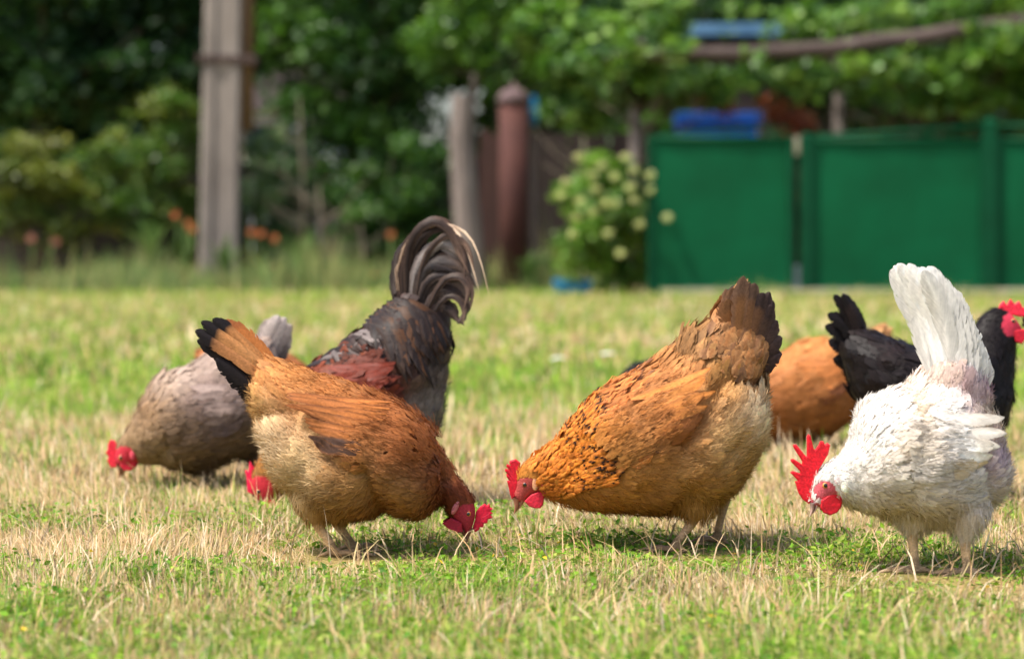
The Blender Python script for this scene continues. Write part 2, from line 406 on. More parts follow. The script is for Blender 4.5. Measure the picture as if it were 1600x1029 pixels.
# ================================================================== BIRDS
def blade_feathers(P, D, Nn, L, W, lift, croot, ctip, cedge, rows=6, cols=5, R=0.11, jit=.16, tipw=.25, cup=.12, h0=.0, soft=.28):
    """overlapping feather blades: V, F, C.  P root, D direction to tip, N outward."""
    n = len(P); t = 1 - (1 - np.linspace(0, 1, rows)) ** 1.5; s = np.linspace(-1, 1, cols)
    Sd = np.cross(D, Nn); Sd /= np.linalg.norm(Sd, axis=1)[:, None] + 1e-9
    prof = (0.45 + .55 * np.minimum(t / .35, 1)) * np.sqrt(np.clip(1 - np.clip((t - .55) / .45, 0, 1) ** 2, 0, 1)); prof = np.maximum(prof, .35 * (t > .5))
    T, Sg = np.meshgrid(t, s, indexing='ij')
    jt = rng.normal(0, 1, (n, rows, cols))
    wd = W[:, None, None] * prof[None, :, None] * Sg[None] * (1 + jit * jt * (np.abs(Sg) > .6)[None])
    ln = L[:, None, None] * (T - .10 * Sg ** 2 * T)[None] * (1 + .5 * jit * rng.normal(0, 1, (n, rows, cols)) * (T > .7)[None])
    off = lift[:, None, None] * T[None] ** 1.3 - (L[:, None, None] * T[None]) ** 2 / (2 * R) * .85 - cup * W[:, None, None] * (Sg ** 2)[None] * prof[None, :, None] + h0
    V = P[:, None, None, :] + D[:, None, None, :] * ln[..., None] + Sd[:, None, None, :] * wd[..., None] + Nn[:, None, None, :] * off[..., None]
    tt = (T[None, ..., None]); e = (np.abs(Sg) ** 2)[None, ..., None]
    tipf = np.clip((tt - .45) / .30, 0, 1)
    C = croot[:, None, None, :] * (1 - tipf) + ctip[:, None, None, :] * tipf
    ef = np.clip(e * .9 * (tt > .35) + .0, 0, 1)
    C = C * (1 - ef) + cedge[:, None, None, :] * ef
    C = C * (1 + .12 * rng.normal(0, 1, (n, rows, cols, 1)))
    idx = np.arange(rows * cols).reshape(rows, cols)
    q = np.stack([idx[:-1, :-1], idx[:-1, 1:], idx[1:, 1:], idx[1:, :-1]], -1).reshape(-1, 4)
    F = (np.arange(n)[:, None, None] * rows * cols + q[None]).reshape(-1, 4)
    V = V.reshape(-1, 3); NS = np.repeat(Nn, rows * cols, 0)
    F, _ = orient(V, F, NS)
    nv = np.zeros_like(V); fn = np.cross(V[F[:, 1]] - V[F[:, 0]], V[F[:, 3]] - V[F[:, 0]]); fn /= np.linalg.norm(fn, axis=1)[:, None] + 1e-12
    for j in range(4): np.add.at(nv, F[:, j], fn)
    nv /= np.linalg.norm(nv, axis=1)[:, None] + 1e-9
    return V, F, np.clip(C.reshape(-1, 3), 0.002, .95), NS * (1 - soft) + nv * soft, np.stack([np.broadcast_to(Sg[None], jt.shape), np.broadcast_to(T[None], jt.shape), np.broadcast_to(rng.random(n)[:, None, None], jt.shape)], -1).reshape(-1, 3)

def set_fs(o, st):
    a = o.data.attributes.new('FS', 'FLOAT_VECTOR', 'POINT'); a.data.foreach_set('vector', np.ascontiguousarray(st, np.float32).ravel()); return o

def strands(P, D, L, W, col, N3):
    n = len(P)
    Sd = np.cross(D, rng.normal(0, 1, (n, 3))); Sd /= np.linalg.norm(Sd, axis=1)[:, None] + 1e-9
    g = np.array([0, 0, -1.0])
    m = P + D * L[:, None] * .5; e = P + D * L[:, None] * .95 + g * L[:, None] * .12
    V = np.stack([P - Sd * W[:, None] * .5, P + Sd * W[:, None] * .5, m + Sd * W[:, None] * .4, m - Sd * W[:, None] * .4, e], 1)
    F = (np.arange(n)[:, None, None] * 5 + np.array([(0, 1, 2), (0, 2, 3), (3, 2, 4)])[None]).reshape(-1, 3)
    V = V.reshape(-1, 3); NS = np.repeat(N3 + rng.normal(0, .22, (n, 3)), 5, 0); F, _ = orient(V, F, np.repeat(N3, 5, 0))
    return V, F, np.repeat(col, 5, 0), NS

def ribbon(path, width, nrm, col0, col1, coltip, cols=5, curl=.2, thick=0.0, jit=.06, tip_from=.7, edge=None, prof_pow=.5, fs=(.9, .93)):
    """a single long feather along a path; returns V, F (quads), C"""
    path = np.asarray(path, float); n = len(path); tl = np.linspace(0, 1, n); t = 1 - (1 - tl) ** 1.8
    path = np.stack([np.interp(t, tl, path[:, k]) for k in range(3)], 1)
    tan = np.gradient(path, axis=0); tan /= np.linalg.norm(tan, axis=1)[:, None]
    nn = np.asarray(nrm, float); nn = nn if nn.ndim == 2 else np.repeat(nn[None], n, 0)
    sd = np.cross(tan, nn); sd /= np.linalg.norm(sd, axis=1)[:, None] + 1e-9; nn = np.cross(sd, tan)
    prof = np.clip(.25 + t / .3 * .75, 0, 1) * np.clip((1.001 - t) / .28, 0, 1) ** prof_pow
    s = np.linspace(-1, 1, cols); V = []; C = []
    ph = rng.random() * 9
    for i in range(n):
        for sj in s:
            j = 1 + jit * rng.normal() * (abs(sj) > .7)
            back = tan[i] * (-abs(sj) * width * .35 * prof[i])
            V.append(path[i] + sd[i] * sj * width * prof[i] * j + back - nn[i] * curl * width * sj * sj * prof[i] + nn[i] * (.0008 if abs(sj) < .2 else 0))
            c = col0 * (1 - t[i]) + col1 * t[i]
            f = np.clip((t[i] - tip_from) / .08, 0, 1); c = c * (1 - f) + coltip * f
            if edge is not None and abs(sj) > .6: c = c * .4 + edge * .6
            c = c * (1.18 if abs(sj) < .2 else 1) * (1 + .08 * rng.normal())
            C.append(c)
    idx = np.arange(n * cols).reshape(n, cols)
    F = np.stack([idx[:-1, :-1], idx[:-1, 1:], idx[1:, 1:], idx[1:, :-1]], -1).reshape(-1, 4)
    TT, SS = np.meshgrid(t * fs[1], s * fs[0], indexing='ij'); ribbon.st = np.stack([SS, TT, np.full_like(SS, rng.random())], -1).reshape(-1, 3)
    return np.array(V), F, np.clip(np.array(C), .002, .95)

def flat_flesh(name, poly, thick, bev, mat, col, parent, y, loc_fn):
    """rounded slab from a traced outline: comb or wattle, standing in the bird's middle plane"""
    cu = bpy.data.curves.new(name, 'CURVE'); cu.dimensions = '2D'; cu.fill_mode = 'BOTH'
    cu.extrude = thick; cu.bevel_depth = bev; cu.bevel_resolution = 2
    cu.offset = -bev * .6
    sp = cu.splines.new('POLY'); sp.points.add(len(poly) - 1); sp.use_cyclic_u = True
    for p, q in zip(sp.points, poly):
        v = loc_fn(q[0], q[1]); p.co = (v[0], v[2], 0, 1)
    ob = bpy.data.objects.new(name, cu); COL.objects.link(ob)
    dg = bpy.context.evaluated_depsgraph_get(); me = bpy.data.meshes.new_from_object(ob.evaluated_get(dg))
    bpy.data.objects.remove(ob); bpy.data.curves.remove(cu)
    nv = len(me.vertices); co = np.zeros(nv * 3, np.float32); me.vertices.foreach_get('co', co); co = co.reshape(-1, 3)
    r = rng.normal(0, thick * .08, nv)
    co2 = np.stack([co[:, 0], y - co[:, 2] + r, co[:, 1]], 1); me.vertices.foreach_set('co', co2.astype(np.float32).ravel())
    a = me.color_attributes.new('Col', 'FLOAT_COLOR', 'POINT'); c4 = np.ones((nv, 4), np.float32); c4[:, :3] = lin(col) * (1 + .06 * rng.normal(0, 1, (nv, 1)))
    a.data.foreach_set('color', np.clip(c4, 0, 1).ravel())
    me.materials.clear(); me.materials.append(mat); me.name = name
    me.polygons.foreach_set('use_smooth', np.zeros(len(me.polygons), bool)); me.update()
    return link(bpy.data.objects.new(name, me), parent)

def ellipsoid(name, c, r, mat, parent, colfn, seg=20, ring=12, tilt=0.0):
    V = []; C = []; F = []
    for i in range(ring + 1):
        ph = math.pi * i / ring
        for k in range(seg):
            q = 2 * math.pi * k / seg
            u = (math.sin(ph) * math.cos(q), -math.cos(ph), math.sin(ph) * math.sin(q))   # pole towards -y (the viewer's side)
            lx, lz = u[0] * r[0], u[2] * r[2]
            V.append((c[0] + lx * math.cos(tilt) - lz * math.sin(tilt), c[1] + u[1] * r[1], c[2] + lx * math.sin(tilt) + lz * math.cos(tilt)))
            C.append(colfn(math.degrees(ph)))
    for i in range(ring):
        for k in range(seg):
            F.append((i * seg + k, i * seg + (k + 1) % seg, (i + 1) * seg + (k + 1) % seg, (i + 1) * seg + k))
    return np_obj(name, np.array(V), np.array(F), mat, parent, np.array(C))

def crop(ox, oy, s):
    return lambda pts: [(ox + a / s, oy + b / s) for a, b in pts]

RED = (194, 22, 42)

def make_bird(name, label, spec):
    d = spec['d']; px0 = spec['px0']; near = spec.get('near', False)
    root = empty(name, ((px0 - 800) / FPX * d, d, 0), label, spec.get('cat', 'hen'), 'chickens feeding on the lawn')
    sc = d / FPX
    loc = lambda px, py, y=0.0: np.array([(px - px0) * sc, y, CAMH + (HZ - py) * sc])
    st = np.array([(a + (0,) if len(a) == 5 else a) for a in spec['st']], float)     # tx ty bx by w yoff
    st = st[::-1]                                                                    # head -> tail
    NU, NT = (150, 72)
    D_ = catmull(st, NU)
    vv = D_[:, 0:2] - D_[:, 2:4]; vl = np.linalg.norm(vv, axis=1)[:, None]; vv = vv / vl; ins = np.interp(vl[:, 0], [40, 110], [0, 1])[:, None] * 4.36 / d
    D_[:, 0:2] -= vv * 4 * ins; D_[:, 2:4] += vv * 10 * ins
    th = np.linspace(0, 2 * np.pi, NT, endpoint=False)
    T = np.stack([(D_[:, 0] - px0) * sc, D_[:, 5] * sc, CAMH + (HZ - D_[:, 1]) * sc], 1)
    B = np.stack([(D_[:, 2] - px0) * sc, D_[:, 5] * sc, CAMH + (HZ - D_[:, 3]) * sc], 1)
    Wd = np.maximum(D_[:, 4], 3) * sc
    cen = (T + B) / 2; up = (T - B) / 2
    ct, sn = np.cos(th), np.sin(th)
    # a little fuller below the middle than a plain ellipse
    full = np.sign(sn) * np.abs(sn) ** .86
    G = cen[:, None] + up[:, None] * ct[None, :, None] + np.array([0, -1.0, 0])[None, None] * (Wd[:, None] * full[None])[..., None]
    # soft folds of the plumage plus swellings and creases of this bird
    du = np.gradient(G, axis=0); dt = (np.roll(G, -1, 1) - np.roll(G, 1, 1)) / 2
    N0 = np.cross(dt, du); N0 /= np.linalg.norm(N0, axis=2)[..., None] + 1e-9
    fl_ = np.sign((N0 * (G - cen[:, None])).sum(-1)); fl_[fl_ == 0] = 1; N0 *= fl_[..., None]
    qx = G[..., 0] / sc + px0; qy = HZ - (G[..., 2] - CAMH) / sc
    uu = np.linspace(0, 1, NU)[:, None]; env = np.interp(uu, [0, .2, .38, .9, 1], [0, .15, 1, 1, .4])
    sd_ = np.where(G[..., 1] < cen[:, None, 1], 0, 37.0)
    amp = (fbm(qx * sc + sd_, qy * sc, 17, int(px0)) - .5) * .022 * env
    for (bx, by, br, ba) in spec.get('relief', []):
        amp = amp + ba * np.exp(-((qx - bx) ** 2 + (qy - by) ** 2) / br ** 2) * np.abs(sn)[None] ** .5
    for (ax_, ay_, bx, by, br, ba) in spec.get('crease', []):
        vx, vy = bx - ax_, by - ay_; tt = np.clip(((qx - ax_) * vx + (qy - ay_) * vy) / (vx * vx + vy * vy), 0, 1)
        amp = amp + ba * np.exp(-((qx - ax_ - tt * vx) ** 2 + (qy - ay_ - tt * vy) ** 2) / br ** 2) * np.abs(sn)[None] ** .5
    G = G + N0 * amp[..., None]
    # surface frames
    du = np.gradient(G, axis=0); dt = (np.roll(G, -1, 1) - np.roll(G, 1, 1)) / 2
    Nn = np.cross(dt, du); Nn /= np.linalg.norm(Nn, axis=2)[..., None] + 1e-9
    out_ = G - cen[:, None]
    flip = np.sign((Nn * out_).sum(-1)); flip[flip == 0] = 1
    Nn *= flip[..., None]
    Du = du / (np.linalg.norm(du, axis=2)[..., None] + 1e-9)
    PXY = np.stack([G[..., 0] / sc + px0, HZ - (G[..., 2] - CAMH) / sc], -1)
    # ---- colour field
    cp = np.array([c[:2] for c in spec['cols']], float); cc = lin(np.array([c[2] for c in spec['cols']])); cc = cc * .9 + cc.mean(1, keepdims=True) * np.array([.1, .1, .1]); sat_ = (cc.max(1) - cc.min(1)) / (cc.max(1) + 1e-6); cc[:, 1] *= 1 + .34 * np.clip(sat_ - .5, 0, .5)
    def colour(pxy):
        w_ = 1 / (((pxy[:, None] - cp[None]) ** 2).sum(-1) + 120) ** 1.6
        return (w_[..., None] * cc[None]).sum(1) / w_.sum(1)[:, None]
    face = spec['face']                      # (cx, cy, rx, ry) bare skin
    infc = lambda q: (((q[:, 0] - face[0]) / face[2]) ** 2 + ((q[:, 1] - face[1]) / face[3]) ** 2) < 1
    # ---- body: one continuous skin (trunk, neck, head, thighs, shanks, toes)
    mb = MB()
    V = G.reshape(-1, 3); idx = np.arange(NU * NT).reshape(NU, NT)
    F = np.stack([idx[:-1], np.roll(idx[:-1], -1, 1), np.roll(idx[1:], -1, 1), idx[1:]], -1).reshape(-1, 4)
    mb.add(V, [tuple(f) for f in F] + [tuple(idx[0][::-1]), tuple(idx[-1])])
    nb = len(mb.V)
    legpts = []
    for lg in spec['legs']:
        hip = loc(*lg['hip'], lg['y']); hock = loc(*lg['hock'], lg['y']); foot = loc(*lg['foot'], lg['y']); foot[2] = max(foot[2], .006)
        r = lg.get('r', .0085)
        hip_in = hip + np.array([0, -lg['y'] * .25, .05])
        mb.tube([hip_in, hip, hip * .45 + hock * .55, hock], [.045, .036, .021, r * 1.12], 14)
        kn = (foot - hock)
        mb.tube([hock - kn * .06, hock + kn * .12, hock + kn * .5, hock + kn * .9, foot], [r * .9, r * 1.15, r * .88, r * .92, r * 1.15], 12)
        fd = spec['dir']
        lift = lg.get('lift', 0)
        for ang, ln in ((0, .058), (32, .050), (-32, .050), (180 + 10, .026)):
            a = math.radians(ang); dv = np.array([fd * math.cos(a), math.sin(a), 0])
            p1 = foot + dv * ln * .5 + np.array([0, 0, .004]); p2 = foot + dv * ln + np.array([0, 0, -.001 - lift * .02]); p3 = p2 + dv * .012 + np.array([0, 0, -.004])
            mb.tube([foot, p1, p2, p3], [r * .75, r * .62, r * .5, r * .2], 8)
    me = mb.mesh('src')
    ob = bpy.data.objects.new('src', me); COL.objects.link(ob)
    md = ob.modifiers.new('r', 'REMESH'); md.mode = 'VOXEL'; md.voxel_size = .0034 if near else .0058; md.use_smooth_shade = True
    ms = ob.modifiers.new('s', 'SMOOTH'); ms.iterations = 3; ms.factor = .5
    dg = bpy.context.evaluated_depsgraph_get(); bme = bpy.data.meshes.new_from_object(ob.evaluated_get(dg))
    bpy.data.objects.remove(ob); bpy.data.meshes.remove(me)
    nv = len(bme.vertices); co = np.zeros(nv * 3, np.float32); bme.vertices.foreach_get('co', co); co = co.reshape(-1, 3).astype(float)
    q = np.stack([co[:, 0] / sc + px0, HZ - (co[:, 2] - CAMH) / sc], 1)
    bc = colour(q) * spec.get('under', .9)
    hq = (st[0][0:2] + st[0][2:4]) / 2; fm = infc(q) | (((q - hq) ** 2).sum(1) < 13 ** 2); bc[fm] = lin(spec.get('facecol', (186, 40, 48)))
    lc = lin(spec.get('legcol', (196, 168, 120)))
    for lg in spec['legs']:
        a_ = loc(*lg['hock'], lg['y']); b_ = loc(*lg['foot'], lg['y']); ab = b_ - a_
        tt = np.clip(((co - a_) @ ab) / (ab @ ab), 0, 1.0); dist = np.linalg.norm(co - (a_ + tt[:, None] * ab), axis=1)
        lm = ((tt > 0.02) & (dist < .024)) | (co[:, 2] < max(b_[2], .006) + .014)
        bc[lm] = lc * (1 + .15 * np.sin(co[lm, 2] * 900)[:, None])
        mud = lm & (co[:, 2] < .022 + .012 * vnoise(co[:, 0], co[:, 1], 120, 8)); bc[mud] = bc[mud] * .35 + lin((120, 98, 70)) * .5
    for nm in ('Col',):
        if nm in bme.color_attributes: bme.color_attributes.remove(bme.color_attributes[nm])
    a = bme.color_attributes.new('Col', 'FLOAT_COLOR', 'POINT'); c4 = np.ones((nv, 4), np.float32); c4[:, :3] = np.clip(bc, 0, 1)
    a.data.foreach_set('color', c4.ravel())
    bme.materials.clear(); bme.materials.append(M['body']); bme.name = 'body'
    bvh = BVHTree.FromPolygons([tuple(v) for v in mb.V[:nb]], [tuple(f) for f in F])
    body = link(bpy.data.objects.new('body', bme), root)
    fmat = spec.get('mat', M['feather'])

    # ---- plumage laid in overlapping rows from head to tail
    Ps, Ds, Ns, Us, Ths = [], [], [], [], []
    arc = np.concatenate([[0], np.cumsum(np.linalg.norm(np.diff(cen, axis=0), axis=1))]); arc /= arc[-1]
    clen = np.linalg.norm(np.diff(cen, axis=0), axis=1).sum()
    W0 = spec.get('fw', .0080 if near else .0095); L0 = spec.get('fl', .029 if near else .033)
    dens = spec.get('dens', 1.0 if near else .62)
    u = 0.02; row = 0
    while u < .995:
        i = min(int(np.interp(u, arc, np.arange(NU))), NU - 1)
        sml = np.interp(u, [0, .12, .25, .45, 1], [.35, .45, .75, 1, 1.05])
        per = np.linalg.norm(np.roll(G[i], -1, 0) - G[i], axis=1); tot = per.sum()
        m = max(6, int(tot / (W0 * 1.25 * sml) * dens ** .5))
        cum = np.concatenate([[0], np.cumsum(per)]) / tot
        f = (np.arange(m) + .5 * (row % 2) + rng.normal(0, .22, m)) / m % 1.0
        ti = np.interp(f, cum, np.arange(NT + 1)).astype(int) % NT
        jj = np.clip(i + rng.integers(-2, 3, m), 0, NU - 1)
        Ps.append(G[jj, ti]); Ds.append(Du[jj, ti]); Ns.append(Nn[jj, ti]); Us.append(np.full(m, u)); Ths.append(th[ti])
        u += L0 * .30 * sml / clen / dens ** .5; row += 1
    P = np.concatenate(Ps); Dd = np.concatenate(Ds); N2 = np.concatenate(Ns); U = np.concatenate(Us); TH = np.concatenate(Ths)
    q = np.stack([P[:, 0] / sc + px0, HZ - (P[:, 2] - CAMH) / sc], 1)
    def under_wing(q):
        if 'wing' not in spec: return np.zeros(len(q), bool)
        A = np.array(spec['wing']['a'], float); ax = np.array(spec['wing']['z'], float) - A; l2 = ax @ ax
        a_ = ((q - A) @ ax) / l2; b_ = ((q - A) @ np.array([-ax[1], ax[0]])) / math.sqrt(l2) / spec['wing']['w']
        return (a_ > .06) & (a_ < .92) & (np.abs(b_) < .85 * np.sqrt(np.clip(1 - ((a_ - .42) / .62) ** 2, 0, 1)))
    k = ~infc(q) & ~(under_wing(q) & (np.abs(N2[:, 1]) > .3))
    P, Dd, N2, U, TH, q = P[k], Dd[k], N2[k], U[k], TH[k], q[k]
    n = len(P)
    # droop and stray a little
    Dd = Dd + np.array([0, 0, -1.0]) * .10 + rng.normal(0, .09, (n, 3)); Dd -= N2 * (Dd * N2).sum(1)[:, None]
    Dd /= np.linalg.norm(Dd, axis=1)[:, None]
    sml = np.interp(U, [0, .12, .25, .45, 1], [.35, .5, .85, 1, 1.1])
    nar = np.interp(U, [0, .15, .32, .45, 1], [.5, .5, .62, 1, 1.05])
    raise_ = np.zeros(n)
    for (cx, cy, r_, am) in spec.get('ruffle', []):
        raise_ += am * np.exp(-((q[:, 0] - cx) ** 2 + (q[:, 1] - cy) ** 2) / r_ ** 2)
    L = L0 * sml * rng.uniform(.8, 1.25, n) * (1 + .35 * np.clip(raise_, 0, 1)); Wf = W0 * sml ** .4 * nar * rng.uniform(.8, 1.2, n)
    lift = (.0008 + .006 * raise_ * rng.uniform(.3, 1.3, n) + .0010 * np.abs(rng.normal(0, 1, n))) * sml ** .5
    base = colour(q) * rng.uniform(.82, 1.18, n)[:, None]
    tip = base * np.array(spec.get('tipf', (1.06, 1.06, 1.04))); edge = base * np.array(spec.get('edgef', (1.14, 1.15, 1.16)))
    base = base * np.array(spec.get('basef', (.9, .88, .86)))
    for (cx, cy, rx, ry, pr, c_) in spec.get('flecks', []):      # dark-tipped feathers
        sel = (((q[:, 0] - cx) / rx) ** 2 + ((q[:, 1] - cy) / ry) ** 2 < 1) & (vnoise(q[:, 0] * .8 + q[:, 1] * .6, q[:, 1] * .8 - q[:, 0] * .6, .19, 3) > 1 - pr)
        tip[sel] = lin(c_); edge[sel] = lin(c_) * .6 + edge[sel] * .4
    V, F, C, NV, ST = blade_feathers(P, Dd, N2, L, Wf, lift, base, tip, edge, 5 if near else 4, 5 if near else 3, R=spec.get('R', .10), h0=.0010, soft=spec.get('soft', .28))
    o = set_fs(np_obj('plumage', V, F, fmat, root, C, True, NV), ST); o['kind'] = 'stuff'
    # ---- down: fine strands that break up the outline
    ns = spec.get('down', 42000 if near else 9000)
    area = np.linalg.norm(np.cross(du, dt), axis=2).ravel()
    pick = rng.choice(NU * NT, ns, p=area / area.sum())
    P = G.reshape(-1, 3)[pick] + du.reshape(-1, 3)[pick] * rng.uniform(-.5, .5, (ns, 1)) + dt.reshape(-1, 3)[pick] * rng.uniform(-.5, .5, (ns, 1))
    D2 = Du.reshape(-1, 3)[pick]; N3 = Nn.reshape(-1, 3)[pick]
    q = np.stack([P[:, 0] / sc + px0, HZ - (P[:, 2] - CAMH) / sc], 1)
    fl = np.zeros(ns); thin = np.ones(ns)
    for (cx, cy, rx, ry, pr_, c_) in spec.get('flecks', []): thin[((q[:, 0] - cx) / rx) ** 2 + ((q[:, 1] - cy) / ry) ** 2 < 1] = .45
    for (cx, cy, r_, am) in spec.get('fluff', []):
        fl = np.maximum(fl, am * np.exp(-((q[:, 0] - cx) ** 2 + (q[:, 1] - cy) ** 2) / r_ ** 2))
    k = ~infc(q) & (rng.random(ns) < (.45 + fl) * thin) & ~(under_wing(q) & (np.abs(N3[:, 1]) > .3))
    P, D2, N3, q, fl = P[k], D2[k], N3[k], q[k], fl[k]; n = len(P)
    vn = np.zeros(nv * 3, np.float32); bme.vertices.foreach_get('normal', vn); vn = vn.reshape(-1, 3)
    for lg in spec['legs']:
        a_ = loc(*lg['hip'], lg['y']) + np.array([0, 0, .03]); b_ = loc(*lg['hock'], lg['y']); ab = b_ - a_
        tt = ((co - a_) @ ab) / (ab @ ab); dist = np.linalg.norm(co - (a_ + np.clip(tt, 0, 1)[:, None] * ab), axis=1)
        cand = np.where((tt > 0) & (tt < 1.0) & (dist < .055))[0]
        if len(cand):
            cand = rng.choice(cand, 1600 if near else 500)
            P = np.concatenate([P, co[cand]]); N3 = np.concatenate([N3, vn[cand]]); D2 = np.concatenate([D2, np.repeat((ab / np.linalg.norm(ab))[None], len(cand), 0)])
            qq = np.stack([co[cand, 0] / sc + px0, HZ - (co[cand, 2] - CAMH) / sc], 1); q = np.concatenate([q, qq]); fl = np.concatenate([fl, np.full(len(cand), .3)])
    n = len(P)
    D3 = D2 + N3 * (.22 + .35 * fl[:, None] * rng.random((n, 1))) + rng.normal(0, .25, (n, 3)) + np.array([0, 0, -.25]); D3 /= np.linalg.norm(D3, axis=1)[:, None]
    scol = colour(q) * rng.uniform(.85, 1.22, n)[:, None]
    for (cx, cy, rx, ry, pr, c_) in spec.get('flecks', []):
        sel = (((q[:, 0] - cx) / rx) ** 2 + ((q[:, 1] - cy) / ry) ** 2 < 1) & (vnoise(q[:, 0] * .8 + q[:, 1] * .6, q[:, 1] * .8 - q[:, 0] * .6, .19, 3) > 1 - pr)
        scol[sel] = lin(c_)
    V, F, C, NV = strands(P + N3 * (.002 + .003 * rng.random((n, 1))), D3, rng.uniform(.007, .016, n) * (1 + .5 * fl), rng.uniform(.0006, .0013, n), scol, N3)
    o = np_obj('down', V, F, fmat, root, C, True, NV); o['kind'] = 'stuff'

    # ---- wings
    def surf(px, py, side):
        p = loc(px, py); hit = bvh.ray_cast(Vector((p[0], -side * 1.0, p[2])), Vector((0, side, 0)))
        if hit[0] is None:
            near_ = bvh.find_nearest(Vector(p)); v = near_[0]; return np.array(v), np.array([0, -side * 1.0, 0])
        nrm = np.array(hit[1]);
        if nrm[1] * side > 0: nrm = -nrm
        return np.array(hit[0]), nrm
    if 'wing' in spec:
        wg = spec['wing']
        for side in (1, -1):
            A = np.array(wg['a'], float); Z = np.array(wg['z'], float); ax = Z - A; pr = np.array([-ax[1], ax[0]]) / np.linalg.norm(ax)
            if pr[1] > 0: pr = -pr                         # b > 0 is the upper edge
            wd_ = wg['w']
            # coverts
            Pn, Nw, Q = [], [], []
            for a_ in np.linspace(-.02, wg.get('cov', .80), wg.get('rows', 18)):
                half = wd_ * math.sqrt(max(.02, 1 - ((a_ - .42) / .62) ** 2))
                m = max(3, int(2 * half * sc / .0078))
                for b_ in np.linspace(-1, 1, m) + rng.normal(0, .06, m):
                    p2 = A + ax * (a_ + rng.normal(0, .012)) + pr * b_ * half
                    p3, n3 = surf(*p2, side); Pn.append(p3 + n3 * (.007 + .013 * (1 - min(1, b_ * b_)))); Nw.append(n3); Q.append(p2)
            Pn, Nw, Q = np.array(Pn), np.array(Nw), np.array(Q); n = len(Pn)
            dv = np.array([ax[0], 0, -ax[1]]); dv /= np.linalg.norm(dv)
            Dw = dv[None] + rng.normal(0, .10, (n, 3)); Dw -= Nw * (Dw * Nw).sum(1)[:, None]; Dw /= np.linalg.norm(Dw, axis=1)[:, None]
            base = colour(Q) * np.array(wg.get('tint', (1, 1, 1))) * rng.uniform(.91, 1.08, n)[:, None]
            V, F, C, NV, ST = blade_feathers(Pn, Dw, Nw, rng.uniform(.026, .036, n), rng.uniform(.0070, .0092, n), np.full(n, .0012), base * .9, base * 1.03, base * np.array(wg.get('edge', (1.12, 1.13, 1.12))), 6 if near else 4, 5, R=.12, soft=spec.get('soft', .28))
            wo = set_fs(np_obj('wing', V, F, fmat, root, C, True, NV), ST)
            if side == 1 or near:
                kk = rng.integers(0, n, 5200 if near else 900); p_ = Pn[kk] + Dw[kk] * rng.uniform(0, .022, (len(kk), 1)) + Nw[kk] * .001 + rng.normal(0, .003, (len(kk), 3))
                dd_ = Dw[kk] + Nw[kk] * .05 + rng.normal(0, .10, (len(kk), 3)); dd_ /= np.linalg.norm(dd_, axis=1)[:, None]
                V, F, C, NV = strands(p_, dd_, rng.uniform(.010, .018, len(kk)), rng.uniform(.0005, .001, len(kk)), base[kk] * rng.uniform(.8, 1.2, (len(kk), 1)), Nw[kk])
                o = np_obj('wing_barbs', V, F, fmat, wo, C, True, NV); o['kind'] = 'stuff'
            # flight feathers
            nf = wg.get('n', 9)
            for j in range(nf):
                f = j / (nf - 1)
                p_a = A + ax * (.34 + .10 * f) + pr * (wd_ * (.75 - 1.45 * f))
                p_z = A + ax * (1.02 - .30 * f ** 1.3) + pr * (wd_ * (.28 - .80 * f))
                pts = []; nls = []
                nl = None
                p_z = p_z + rng.normal(0, 5, 2)
                for t_ in np.linspace(0, 1, 9):
                    p2 = p_a * (1 - t_) + p_z * t_ + pr * math.sin(t_ * math.pi) * wd_ * -.10
                    p3, n3 = surf(*p2, side); n3 = n3 if nl is None else nl * .6 + n3 * .4; nl = n3 / np.linalg.norm(n3); nls.append(nl)
                    pts.append(p3 + nl * (.018 + .0030 * (1 - f) + .006 * t_))
                pts = np.array(pts)
                pts[:, 1] = np.convolve(np.pad(pts[:, 1], 2, mode='edge'), np.ones(5) / 5, 'valid')
                dk = f > wg.get('dark_from', .55)
                c0 = lin(wg['c0']) ; c1 = lin(wg['c1'] if not dk else wg['cd']); c0 = c0 if not dk else lin(wg['cd'])
                k_ = rng.uniform(.85, 1.12)
                V, F, C = ribbon(pts, wg.get('fw', .011), nl, c0 * k_, c1 * k_, c1 * k_, 5, .15, jit=.05, tip_from=.9, edge=(lin(wg['edged']) if dk and 'edged' in wg else lin(wg['edgec']) if 'edgec' in wg else (lin(wg['c0']) * 1.1 if not dk else lin(wg['cd']) * 1.5)))
                NS = np.repeat(np.array(nls), 5, 0); F, _ = orient(V, F, NS)
                set_fs(np_obj('wing_feather', V, F, fmat, wo, C, True, NS + rng.normal(0, .12, NS.shape)), ribbon.st)
    # ---- tail
    tails = []
    for tf in spec['tail']:
        tails.append(tf)
        for rp_ in range(spec.get('tmore', 0)):
            pj = [tuple(np.array(p) + rng.normal(0, 1, 2) * spec.get('tj', 1) * (2 + 7 * i_ / len(tf[0]))) for i_, p in enumerate(tf[0])]
            tails.append((pj, tf[1] * rng.uniform(.7, 1.0), tf[2], tf[3], tf[4], tf[5] + rng.normal(0, .004), tf[6] + rng.normal(0, .012)))
